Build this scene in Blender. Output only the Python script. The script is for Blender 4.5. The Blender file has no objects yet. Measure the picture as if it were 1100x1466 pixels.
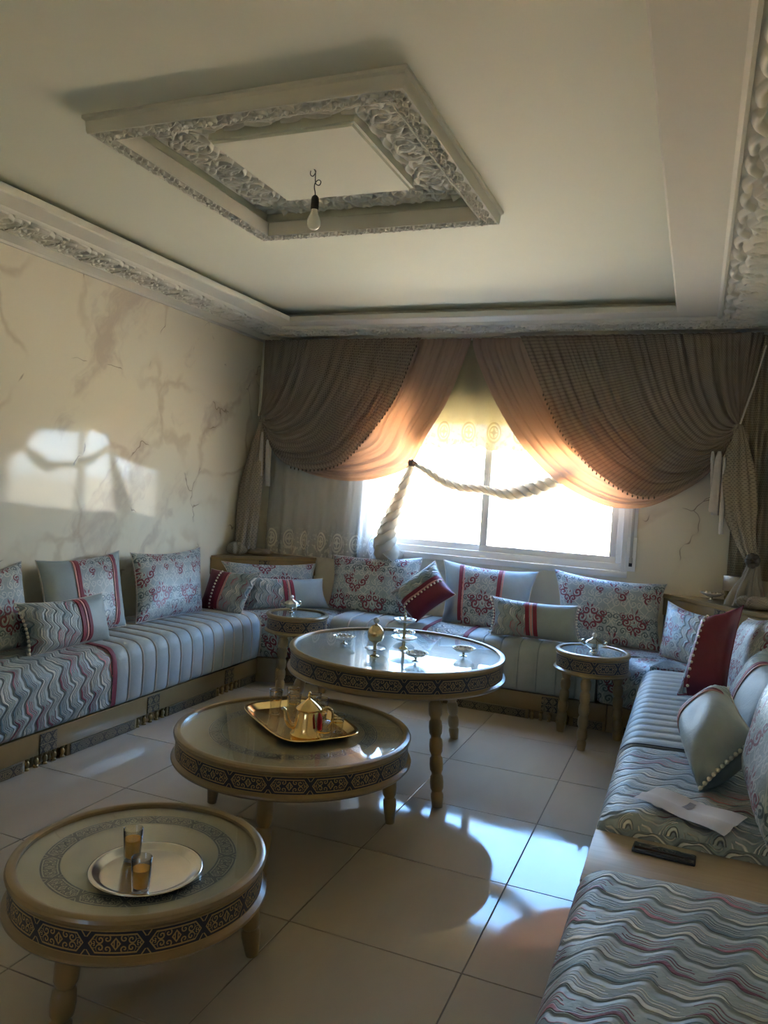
import bpy, bmesh, math, random
import numpy as np
from mathutils import Vector, Matrix
random.seed(7)
PI = math.pi
C = bpy.context.scene.collection
SC = bpy.context.scene

# ------------------------------------------------------------------ camera
FPX = 1105.8
YAW, PITCH, ROLL, CAMH = -0.383268, -0.0315652, 0.0620443, 1.46678
def cam_axes():
    cy, sy, cp, sp = math.cos(YAW), math.sin(YAW), math.cos(PITCH), math.sin(PITCH)
    f = Vector((sy*cp, cy*cp, sp)); r = Vector((cy, -sy, 0)); u = r.cross(f)
    cr, sr = math.cos(ROLL), math.sin(ROLL)
    return r*cr + u*sr, -r*sr + u*cr, f
r_, u_, f_ = cam_axes()
cd = bpy.data.cameras.new('camera'); cam = bpy.data.objects.new('camera', cd); C.objects.link(cam)
cd.sensor_fit = 'HORIZONTAL'; cd.sensor_width = 36; cd.lens = 36*FPX/1100
cd.clip_start = 0.02; cd.clip_end = 300
cam.matrix_world = Matrix(((r_.x, u_.x, -f_.x, 0), (r_.y, u_.y, -f_.y, 0), (r_.z, u_.z, -f_.z, CAMH), (0, 0, 0, 1)))
SC.camera = cam

# ------------------------------------------------------------------ room numbers (metres)
XL, XR, YF, YB = -3.52, 0.55, -1.6, 5.75
ZC = 2.77
SEAT = 0.50
WX0, WX1, WZ0, WZ1 = -2.52, -0.46, 0.97, 2.17      # window opening

# ------------------------------------------------------------------ node expression helper
NT = None
class X:
    def __init__(s, o): s.o = o
    def __add__(a, b): return m_('ADD', a, b)
    __radd__ = __add__
    def __sub__(a, b): return m_('SUBTRACT', a, b)
    def __rsub__(a, b): return m_('SUBTRACT', b, a)
    def __mul__(a, b): return m_('MULTIPLY', a, b)
    __rmul__ = __mul__
    def __truediv__(a, b): return m_('DIVIDE', a, b)
    def __neg__(a): return m_('MULTIPLY', a, -1.0)
def m_(op, *args):
    n = NT.nodes.new('ShaderNodeMath'); n.operation = op
    for i, a in enumerate(args):
        if isinstance(a, X): NT.links.new(a.o, n.inputs[i])
        else: n.inputs[i].default_value = a
    return X(n.outputs[0])
def absx(a): return m_('ABSOLUTE', a)
def sinx(a): return m_('SINE', a)
def frac(a): return m_('FRACT', a)
def floorx(a): return m_('FLOOR', a)
def maxx(a, b): return m_('MAXIMUM', a, b)
def minx(a, b): return m_('MINIMUM', a, b)
def lt(a, b): return m_('LESS_THAN', a, b)
def gt(a, b): return m_('GREATER_THAN', a, b)
def smooth(a, lo, hi, t0=0.0, t1=1.0):
    n = NT.nodes.new('ShaderNodeMapRange'); n.interpolation_type = 'SMOOTHSTEP'
    NT.links.new(a.o, n.inputs[0])
    for i, v in enumerate((lo, hi, t0, t1)): n.inputs[i+1].default_value = v
    return X(n.outputs[0])
def hyp(x, y): return m_('SQRT', x*x + y*y)
def curl(x, y, cx, cy, R, d=1.0, ph=0.0, w=.4, turns=1.35):
    dx, dy = x - cx, y - cy
    r = hyp(dx, dy); th = m_('ARCTAN2', dy, dx)
    s = frac(r*(turns/R) - th*(d/(2*PI)) + ph)
    return m_('MULTIPLY', lt(absx(s - .5), w/2), lt(r, R))
def ringm(x, y, cx, cy, r, w):
    return lt(absx(hyp(x - cx, y - cy) - r), w)
def col(c):
    return (c[0], c[1], c[2], 1) if len(c) == 3 else c
def mixc(f, a, b):
    n = NT.nodes.new('ShaderNodeMix'); n.data_type = 'RGBA'
    if isinstance(f, X): NT.links.new(f.o, n.inputs[0])
    else: n.inputs[0].default_value = f
    for i, v in ((6, a), (7, b)):
        if isinstance(v, X): NT.links.new(v.o, n.inputs[i])
        else: n.inputs[i].default_value = col(v)
    return X(n.outputs[2])
def vec(x=0., y=0., z=0.):
    n = NT.nodes.new('ShaderNodeCombineXYZ')
    for i, a in enumerate((x, y, z)):
        if isinstance(a, X): NT.links.new(a.o, n.inputs[i])
        else: n.inputs[i].default_value = a
    return X(n.outputs[0])
def sep(v):
    n = NT.nodes.new('ShaderNodeSeparateXYZ'); NT.links.new(v.o, n.inputs[0])
    return X(n.outputs[0]), X(n.outputs[1]), X(n.outputs[2])
def uvx():
    n = NT.nodes.new('ShaderNodeTexCoord'); return sep(X(n.outputs['UV']))
def objc():
    n = NT.nodes.new('ShaderNodeTexCoord'); return X(n.outputs['Object'])
def noise(v=None, scale=5., detail=3., rough=.5, dist=0., out=0):
    n = NT.nodes.new('ShaderNodeTexNoise')
    if v is not None: NT.links.new(v.o, n.inputs['Vector'])
    n.inputs['Scale'].default_value = scale; n.inputs['Detail'].default_value = detail
    n.inputs['Roughness'].default_value = rough; n.inputs['Distortion'].default_value = dist
    return X(n.outputs[out])
def white(v):
    n = NT.nodes.new('ShaderNodeTexWhiteNoise'); NT.links.new(v.o, n.inputs['Vector']); return X(n.outputs['Value'])
def ramp(f, stops, mode='LINEAR'):
    n = NT.nodes.new('ShaderNodeValToRGB'); NT.links.new(f.o, n.inputs[0]); cr = n.color_ramp; cr.interpolation = mode
    while len(cr.elements) < len(stops): cr.elements.new(.5)
    for e, (p, c) in zip(cr.elements, stops): e.position = p; e.color = col(c)
    return X(n.outputs[0])
def bump(h, dist=.002, strength=1.):
    n = NT.nodes.new('ShaderNodeBump'); NT.links.new(h.o, n.inputs['Height'])
    n.inputs['Distance'].default_value = dist; n.inputs['Strength'].default_value = strength
    return n.outputs[0]

MATS = {}
def newmat(name):
    global NT
    m = bpy.data.materials.new(name); m.use_nodes = True; NT = m.node_tree
    MATS[name] = m
    return m, NT.nodes['Principled BSDF']
def setp(b, **k):
    names = dict(base='Base Color', rough='Roughness', metal='Metallic', sheen='Sheen Weight', sheenr='Sheen Roughness',
                 sheent='Sheen Tint', coat='Coat Weight', coatr='Coat Roughness', spec='Specular IOR Level', ior='IOR',
                 normal='Normal', trans='Transmission Weight', alpha='Alpha')
    for a, v in k.items():
        i = b.inputs[names[a]]
        if isinstance(v, X): NT.links.new(v.o, i)
        elif isinstance(v, bpy.types.NodeSocket): NT.links.new(v, i)
        else: i.default_value = col(v) if isinstance(v, tuple) and len(v) == 3 else v
def simple(name, base, rough=.5, grain=.04, gs=30., bd=0.0, **k):
    m, b = newmat(name)
    n = noise(objc(), gs, 3.)
    c0 = tuple(max(0, v*(1-grain)) for v in base); c1 = tuple(min(1, v*(1+grain)) for v in base)
    setp(b, base=mixc(n, c0, c1), rough=rough, **k)
    if bd: setp(b, normal=bump(n, bd))
    return m

# ------------------------------------------------------------------ light: sky through the window, sun on the houses opposite
w = bpy.data.worlds.new('sky'); SC.world = w; w.use_nodes = True; NT = w.node_tree
bg = NT.nodes['Background']
tc = NT.nodes.new('ShaderNodeTexCoord'); dx, dy, dz = sep(X(tc.outputs['Generated']))
den = maxx(dz, .04) + .12
cl = noise(vec(dx/den, dy/den, 3.1), 1.15, 7., .56)
cmask = smooth(cl, .50, .66)*smooth(dz, .38, .60, 1., .25)
skyc = ramp(dz, [(0, (.62, .76, .92)), (.25, (.32, .56, .94)), (.42, (.22, .46, .90)), (.9, (.14, .34, .80))])
c = mixc(cmask, skyc, (1.0, .98, .95))
c = mixc(smooth(dz, -.02, .01), (.50, .46, .40), c)
NT.links.new(c.o, bg.inputs[0]); bg.inputs[1].default_value = 8.5
sun = bpy.data.lights.new('sun', 'SUN'); sun.energy = 60; sun.angle = .01; sun.color = (1, .92, .74)
so = bpy.data.objects.new('sun', sun); C.objects.link(so); so.rotation_euler = (math.radians(36), 0, math.radians(25))   # shines toward +y, onto the facade opposite
pl = bpy.data.lights.new('window_portal', 'AREA'); pl.shape = 'RECTANGLE'; pl.size = WX1-WX0; pl.size_y = WZ1-WZ0
pl.cycles.is_portal = True
po = bpy.data.objects.new('window_portal', pl); C.objects.link(po); po.location = ((WX0+WX1)/2, YB+.20, (WZ0+WZ1)/2)
po.rotation_euler = (-PI/2, 0, 0)
pl2 = bpy.data.lights.new('fill_window_portal', 'AREA'); pl2.shape = 'RECTANGLE'; pl2.size = .45; pl2.size_y = .7; pl2.cycles.is_portal = True  # portal for the added fill window behind the camera
po2 = bpy.data.objects.new('fill_window_portal', pl2); C.objects.link(po2); po2.location = (-1.675, YF-.22, 1.65); po2.rotation_euler = (PI/2, 0, 0)
SC.view_settings.view_transform = 'Standard'; SC.view_settings.look = 'None'
SC.view_settings.gamma = 1; SC.view_settings.use_curve_mapping = False
SC.view_settings.exposure = 1.75
cy = SC.cycles
cy.max_bounces = 14; cy.diffuse_bounces = 7; cy.glossy_bounces = 5; cy.transmission_bounces = 10; cy.transparent_max_bounces = 24
cy.caustics_reflective = False; cy.caustics_refractive = False; cy.sample_clamp_indirect = 6
cy.use_denoising = True
try: cy.denoising_prefilter = 'ACCURATE'
except Exception: pass

# ------------------------------------------------------------------ materials
def m_wall():
    m, b = newmat('marbled_stucco')
    P = objc(); px, py, pz = sep(P)
    wq = noise(P, 1.3, 4., .6)
    s = px*.75 + py*.75 - pz*.55                                   # diagonal streaks
    d = noise(vec(s*1.6 + wq*1.2, pz*.35 + wq, (px-py)*.2), 1.6, 5., .62)
    base = mixc(noise(P, 1.1, 3.), (.70, .645, .51), (.79, .75, .62))
    veil = smooth(d, .54, .70)
    c = mixc(veil*.75, base, (.50, .43, .36))
    wp = NT.nodes.new('ShaderNodeVectorMath'); wp.operation = 'ADD'; NT.links.new(P.o, wp.inputs[0])
    wn = NT.nodes.new('ShaderNodeTexNoise'); wn.inputs['Scale'].default_value = 1.6; wn.inputs['Detail'].default_value = 4
    sc_ = NT.nodes.new('ShaderNodeVectorMath'); sc_.operation = 'SCALE'; sc_.inputs['Scale'].default_value = .9
    NT.links.new(P.o, wn.inputs['Vector']); NT.links.new(wn.outputs['Color'], sc_.inputs[0]); NT.links.new(sc_.outputs[0], wp.inputs[1])
    v = NT.nodes.new('ShaderNodeTexVoronoi'); v.feature = 'DISTANCE_TO_EDGE'; v.inputs['Scale'].default_value = 1.5
    NT.links.new(wp.outputs[0], v.inputs['Vector']); e = X(v.outputs['Distance'])
    gate = smooth(noise(P, 3.4, 2.), .55, .62)
    crack = smooth(e, .002, .010, 1., 0.)*gate
    broad = smooth(e, .0, .07, 1., 0.)*smooth(noise(P, 1.4, 2.), .45, .62)
    c = mixc(broad*.45, c, (.47, .38, .27)); c = mixc(crack*.75, c, (.25, .20, .15))
    setp(b, base=c, rough=.07, spec=.22, normal=bump(noise(P, 2.5, 2.)*1.0 - crack*.12, .008, .3))
    return m
m_wall()
simple('plaster', (.64, .625, .56), .75, .02, 12)
simple('plaster_relief', (.64, .62, .56), .6, .03, 12)
simple('ceiling_paint', (.69, .70, .595), .7, .015, 4)
simple('pvc', (.80, .80, .79), .25, .01, 8)
simple('black_plastic', (.012, .012, .014), .35, .1)
simple('steel', (.42, .41, .39), .2, .08, 40, metal=1.)
simple('dark_rubber', (.03, .03, .03), .6)
simple('gold_wood', (.25, .168, .068), .33, .10, 14, coat=.35, coatr=.15)
simple('gold_paint', (.32, .22, .085), .36, .10, 20, metal=.45)
simple('brass', (.80, .58, .25), .14, .06, 30, metal=1.)
simple('silver', (.68, .66, .60), .16, .06, 30, metal=1.)
simple('antique_gold', (.62, .50, .30), .22, .10, 40, metal=1.)
simple('dark_velvet', (.035, .045, .06), .9, .2, 50, sheen=.5)
simple('grout', (.20, .175, .145), .8)
simple('paper', (.66, .63, .64), .8, .02, 10)
simple('print', (.30, .29, .30), .8, .2, 120)
simple('cord_white', (.55, .50, .44), .7)
simple('tassel_cloth', (.46, .42, .38), .8, .1, 60)
simple('piping_cream', (.55, .50, .45), .7)
simple('ribbon_red', (.19, .008, .026), .65, .2, 90, sheen=.1)
simple('ribbon_pink', (.52, .24, .22), .6, .1, 90, sheen=.1)
simple('pearl', (.75, .70, .58), .3)
simple('bead_dark', (.10, .075, .05), .4)
simple('phone_glass', (.008, .009, .012), .05, .1, 8, coat=1.)
simple('juice', (.85, .42, .03), .35, .06, 20)
simple('red_felt', (.42, .01, .015), .8)
simple('facade_pink', (.70, .54, .43), .8, .08, 2)
simple('facade_cream', (.80, .72, .55), .8, .05, 2)
simple('ground_dust', (.60, .49, .36), .9, .15, 1)
simple('facade_glass', (.45, .42, .40), .3)
simple('shutter_slat', (.50, .49, .46), .5)

def m_tile():
    m, b = newmat('polished_tile')
    n = NT.nodes.new('ShaderNodeNewGeometry'); P = X(n.outputs['Position'])
    oi = NT.nodes.new('ShaderNodeObjectInfo'); rnd = X(oi.outputs['Random'])
    px, py, pz = sep(P)
    v = noise(vec(px*1.4 + rnd*9, py*.6 + rnd*5, rnd*3), 2.2, 6., .6, 1.2)
    c = mixc(v, (.42, .355, .27), (.50, .43, .34))
    setp(b, base=c, rough=smooth(noise(P, 6., 4.), .3, .8, .035, .10), spec=.20, normal=bump(noise(P, 3., 1.), .0015, .12))
m_tile()
def m_wood():
    m, b = newmat('oak_board')
    px, py, pz = sep(objc())
    g = noise(vec(px*1.2, py*14, pz*6), 3., 6., .65, .6)
    setp(b, base=mixc(g, (.36, .27, .17), (.58, .47, .33)), rough=.45)
m_wood()
def m_velvet(name, a, bcol, sheen=.22):
    m, b = newmat(name)
    n = noise(objc(), 7., 4., .6, .5); f = noise(objc(), 160., 2.)
    setp(b, base=mixc(n, a, bcol), rough=.55, sheen=sheen, sheenr=.35, sheent=(.8, .85, .85, 1) if a[2] > .1 else (.8, .12, .25, 1),
         normal=bump(n*.7 + f*.15, .006, .6))
m_velvet('velvet_grey', (.205, .25, .255), (.32, .375, .38))
m_velvet('velvet_stripe', (.28, .315, .315), (.42, .46, .455))
m_velvet('velvet_burgundy', (.075, .003, .014), (.16, .006, .032), .2)

def m_wave(name, S=1., dark=1.):
    m, b = newmat(name)
    U, V, _ = uvx()
    x, y = V/(.165*S), U/S
    nz = noise(vec(x*1.1, y*7., 0.), 1., 2.)
    ph = x + y*2.1
    wv = sinx(ph*(2*PI)) + sinx(ph*(4*PI) + 1.0)*.36
    r = (y + wv*.021 + nz*.012)/.088
    row = floorx(r); f = frac(r)
    seg = floorx(ph + row*.41); sf = frac(ph + row*.41)
    rnd = white(vec(row, seg, 3.)); rnd2 = white(vec(row, seg, 8.))
    taper = sinx(sf*PI)
    wd = taper*.085 + .012
    d1 = absx(f - .24)
    a1 = smooth(d1 - wd, -.02, .02, 1., 0.)
    a2 = smooth(absx(f - .50) - .020, -.012, .02, 1., 0.)*gt(taper, .30)
    a3 = smooth(absx(f - .62) - .018, -.012, .02, 1., 0.)*gt(taper, .5)
    a4 = smooth(absx(f - .80) - .026, -.012, .02, 1., 0.)*gt(rnd2, .35)
    a = minx(a1 + a2 + a3 + a4*.8, 1.)
    pal = ramp(rnd, [(0, (.70, .69, .60)), (.26, (.42, .44, .38)), (.36, (.11, .19, .21)), (.50, (.18, .012, .038)), (.66, (.46, .15, .18)), (.80, (.72, .72, .66))], 'CONSTANT')
    base = mixc(noise(vec(x, y*6, 0.), 4., 3.), (.25, .295, .295), (.38, .43, .42))
    c = mixc(a*.92, base, pal)
    line = smooth(absx(d1 - wd - .025), .0, .022, 1., 0.)
    c = mixc(line*.55, c, (.09, .075, .08))
    puff = smooth(absx(f - .5), .30, .5, 1., 0.)
    h = puff*.9 + a*.35 - line*.35 + noise(vec(x*3, y*30, 0.), 3., 2.)*.25
    setp(b, base=c, rough=.5, sheen=.15, sheenr=.4, normal=bump(h, .011*S, 1.))
m_wave('wave_brocade', .80); m_wave('wave_brocade_small', .55)

def m_damask():
    m, b = newmat('damask')
    U0, V0, _ = uvx()
    wn = noise(vec(U0, V0, 0.), 7., 2., .5); wm = noise(vec(U0, V0, 9.), 7., 2., .5)
    U = U0 + (wn - .5)*.045; V = V0 + (wm - .5)*.045
    W, H = 30., 36.
    def cell(ox, oy):
        ux = U*100. + ox; vy = V*100. + oy
        fx = (frac(ux/W) - .5)*W; fy = (frac(vy/H) - .5)*H
        return absx(fx), fy
    x1, y1 = cell(0., 2.); x2, y2 = cell(W/2, 2. + H/2)
    red = None
    for (x, y) in ((x1, y1), (x2, y2)):
        for cx, cy_, R, d, ph, wd in ((2.8, 3.8, 3.0, 1, .2, .56), (5.6, -1.2, 3.3, -1, .55, .56), (2.8, -6.0, 2.8, 1, .8, .56), (8.6, 3.4, 2.3, 1, .3, .55)):
            k = curl(x, y, cx, cy_, R, d, ph, wd); red = k if red is None else maxx(red, k)
        leaf = lt(absx(x - .9 - (y - 6.)*.35)*1.6 + absx(y - 8.)*.55, 1.25)
        blob = lt(hyp(x - 4.3, (y - 1.4)*1.9), 1.15); blob2 = lt(hyp((x - 1.5)*2., y + 8.6), 1.5); blob3 = lt(hyp(x - 8.8, (y - .6)*1.7), 1.0)
        red = maxx(red, maxx(blob, maxx(blob2, blob3)))
        red = maxx(red, maxx(leaf, lt(x + absx(y + .6)*.4, .55)))
    teal = None
    x3, y3 = cell(W/2, 5.)
    for cx, cy_, R, d, ph, wd in ((2.4, 5.0, 2.6, -1, .1, .48), (4.8, .6, 2.7, 1, .5, .48), (7.3, 5.8, 2.2, 1, .2, .48), (2.0, -4.2, 2.5, 1, .7, .48), (7.5, -5.0, 2.4, -1, .2, .48)):
        k = curl(x3, y3, cx, cy_, R, d, ph, wd); teal = k if teal is None else maxx(teal, k)
    nz = noise(vec(U, V, 0.), 9., 2., .5)
    x4 = absx((frac(U*9. + nz*.3) - .5)*11.); y4 = (frac(V*8.) - .5)*12.5
    cream = maxx(maxx(curl(x4, y4, 2.2, 2.4, 2.5, 1, .2, .36), curl(x4, y4, 3.2, -2.6, 2.6, -1, .6, .36)), lt(absx(x4 - 1.4 - sinx(V*78.)*1.1), .34))
    base = mixc(noise(vec(U, V, 0.), 14., 4.), (.235, .28, .29), (.36, .41, .415))
    c = mixc(cream*.55, base, (.62, .62, .57)); c = mixc(teal*.85, c, (.055, .09, .105))
    gate = smooth(noise(vec(U, V, 5.), 6., 1.), .40, .46)
    c = mixc(red*gate*.95, c, (.17, .010, .030))
    h = maxx(maxx(red, teal)*.7, cream*.6) + noise(vec(U, V, 0.), 60., 2.)*.5
    setp(b, base=c, rough=.42, sheen=.15, sheenr=.4, normal=bump(h, .003, .9))
m_damask()

def m_fret(name, L, H, gold=(.42, .28, .11), dark=(.012, .012, .020), soft=1.):
    """carved band: elongated hexagons with scrolls between two border lines; U in metres, V in metres"""
    m, b = newmat(name)
    U, V, _ = uvx()
    a = L/H
    x = absx((frac(U/L) - .5)*a); y = absx(frac(V/(H*1.0001)) - .5)*2.            # y 0..1 at the edge, x 0..a/2
    yy = y*.5
    hexl = maxx(yy - .36, (x + yy*.75) - (a*.5 - .10))               # <0 inside hexagon
    outline = lt(absx(hexl + .02), .032)
    inner = lt(hexl, -.06)
    g = None
    for cx, cy_, R, d, ph in ((.26*a, .16, .17, 1, .3), (.14*a, .20, .16, -1, .1), (.37*a, .06, .12, 1, .6)):
        k = curl(x, yy, cx, cy_, R, d, ph, .42, 1.2); g = k if g is None else maxx(g, k)
    core = lt(absx(x + yy*.8 - .17), .035)
    bars = lt(absx(x - .06), .022)*lt(yy, .12)
    tri = lt(absx((a*.5 - x) - (yy - .2)*.7), .03)*gt(yy, .24)
    f = maxx(maxx(outline, maxx(g, maxx(core, bars))*inner), maxx(tri, gt(yy, .455)))
    nz = noise(vec(U, V, 0.), 150., 2.)
    c = mixc(f*soft, mixc(nz, dark, tuple(v*2.2 for v in dark)), mixc(nz, tuple(v*.75 for v in gold), gold))
    setp(b, base=c, rough=.42, normal=bump(f, .0012, .8))
m_fret('fret_band', .155, .066)
m_fret('fret_band_far', .165, .075, (.34, .24, .12), (.010, .011, .018))
m_fret('fret_inlay', .150, .060, (.40, .37, .27), (.055, .055, .05), .95)
m_fret('fret_strip', .100, .055, (.26, .20, .11), (.03, .024, .018))
m_fret('fret_square', .055, .055, (.28, .21, .11), (.025, .02, .015))
simple('tabletop_sky_tint', (.50, .64, .72), .2, .03, 6, coat=.6, coatr=.02)  # blue of the reflected sky painted into the top's base colour
simple('tabletop_pale', (.50, .49, .42), .2, .03, 6, coat=.6, coatr=.02)
simple('tabletop_cream', (.50, .44, .31), .25, .03, 6, coat=.5, coatr=.02)
MATS['tabletop_cream'].node_tree.nodes['Principled BSDF'].inputs['Coat IOR'].default_value = 1.55

def m_thin_glass(name, tint, refl=1.0, rough=.0, ior=1.5):
    m, b = newmat(name)
    NT.nodes.remove(b)
    out = NT.nodes['Material Output']
    t = NT.nodes.new('ShaderNodeBsdfTransparent'); t.inputs[0].default_value = col(tint)
    g = NT.nodes.new('ShaderNodeBsdfGlossy'); g.inputs['Roughness'].default_value = rough
    ge = NT.nodes.new('ShaderNodeNewGeometry'); dt = NT.nodes.new('ShaderNodeVectorMath'); dt.operation = 'DOT_PRODUCT'
    NT.links.new(ge.outputs['Incoming'], dt.inputs[0]); NT.links.new(ge.outputs['Normal'], dt.inputs[1])
    c1 = 1. - absx(X(dt.outputs['Value'])); f0 = ((ior-1)/(ior+1))**2
    f = minx((m_('POWER', c1, 5.)*(1-f0) + f0)*refl, 1.)
    mx = NT.nodes.new('ShaderNodeMixShader'); NT.links.new(f.o, mx.inputs[0]); NT.links.new(t.outputs[0], mx.inputs[1]); NT.links.new(g.outputs[0], mx.inputs[2])
    NT.links.new(mx.outputs[0], out.inputs[0])
m_thin_glass('pane_glass', (.96, .98, .97), .7)
m_thin_glass('table_glass', (.955, .965, .955), .9)
m_thin_glass('drinking_glass', (.93, .925, .90), 2.6, .03)
simple('crystal', (.78, .76, .68), .10, .05, 60, metal=.2, alpha=.74)

def m_cloth(name, base, trans, tw=.5, hole=None, holes_amt=0., sheer=0., sheen=0.2, pat=None):
    """cloth lit from both sides: diffuse + translucent, optionally sheer (see-through weave)"""
    m, b = newmat(name)
    out = NT.nodes['Material Output']; NT.nodes.remove(b)
    U, V, _ = uvx()
    d = NT.nodes.new('ShaderNodeBsdfDiffuse'); t = NT.nodes.new('ShaderNodeBsdfTranslucent')
    n = noise(vec(U*40., V*6., 0.), 3., 3.)
    bc = mixc(n, tuple(v*.86 for v in base), base)
    if hole == 'crochet':
        gx = frac(U/.018 + floorx(V/.0165)*.5) - .5; gy = frac(V/.0165) - .5
        hm = smooth(hyp(gx*1.0, gy*1.25), .18, .34, 1., 0.)
        bc = mixc(hm*.55, bc, tuple(v*.35 for v in base))
        nb = bump(1. - hm, .004, .9); NT.links.new(nb, d.inputs['Normal'])
    elif hole == 'rings':
        gx = (frac(U/.24) - .5)*.24; gy = V - .13
        rr = hyp(gx*1.25, gy)
        hm = maxx(maxx(lt(absx(rr - .072), .008), lt(absx(rr - .045), .006)), lt(absx(gx)*absx(gy), .00012)*lt(rr, .04))
        fl = smooth(noise(vec(U*1., V*1., 0.), 26., 2.), .54, .60)*smooth(V, .02, .30, .9, 0.)
        hm = maxx(hm, fl*.8)
        bc = mixc(hm, bc, pat)
    else: hm = None
    NT.links.new(bc.o, d.inputs[0]); t.inputs[0].default_value = col(trans)
    mx = NT.nodes.new('ShaderNodeMixShader'); mx.inputs[0].default_value = tw
    NT.links.new(d.outputs[0], mx.inputs[1]); NT.links.new(t.outputs[0], mx.inputs[2])
    last = mx
    if sheer or holes_amt:
        tr = NT.nodes.new('ShaderNodeBsdfTransparent'); m2 = NT.nodes.new('ShaderNodeMixShader')
        if hole == 'crochet': fac = hm*holes_amt + sheer
        elif hole == 'rings': fac = (1. - hm*.85)*sheer
        else: fac = n*.12 + sheer
        NT.links.new(fac.o, m2.inputs[0]); NT.links.new(last.outputs[0], m2.inputs[1]); NT.links.new(tr.outputs[0], m2.inputs[2]); last = m2
    NT.links.new(last.outputs[0], out.inputs[0])
m_cloth('peach_satin', (.46, .38, .35), (.38, .19, .105), .42)
m_cloth('crochet', (.36, .305, .26), (.36, .22, .14), .28, 'crochet', .28, .0)
m_cloth('crochet_plain', (.42, .36, .28), (.40, .30, .2), .25, 'crochet', .15)
m_cloth('sheer_net', (.82, .81, .78), (.6, .6, .57), .4, 'rings', 0, .48, pat=(.72, .69, .60))
m_cloth('sheer_gold', (.50, .46, .34), (.17, .145, .075), .45, 'rings', 0, .02, pat=(.12, .075, .025))
m_cloth('twisted_net', (.48, .45, .39), (.75, .66, .52), .45, None, 0, .10)

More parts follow.
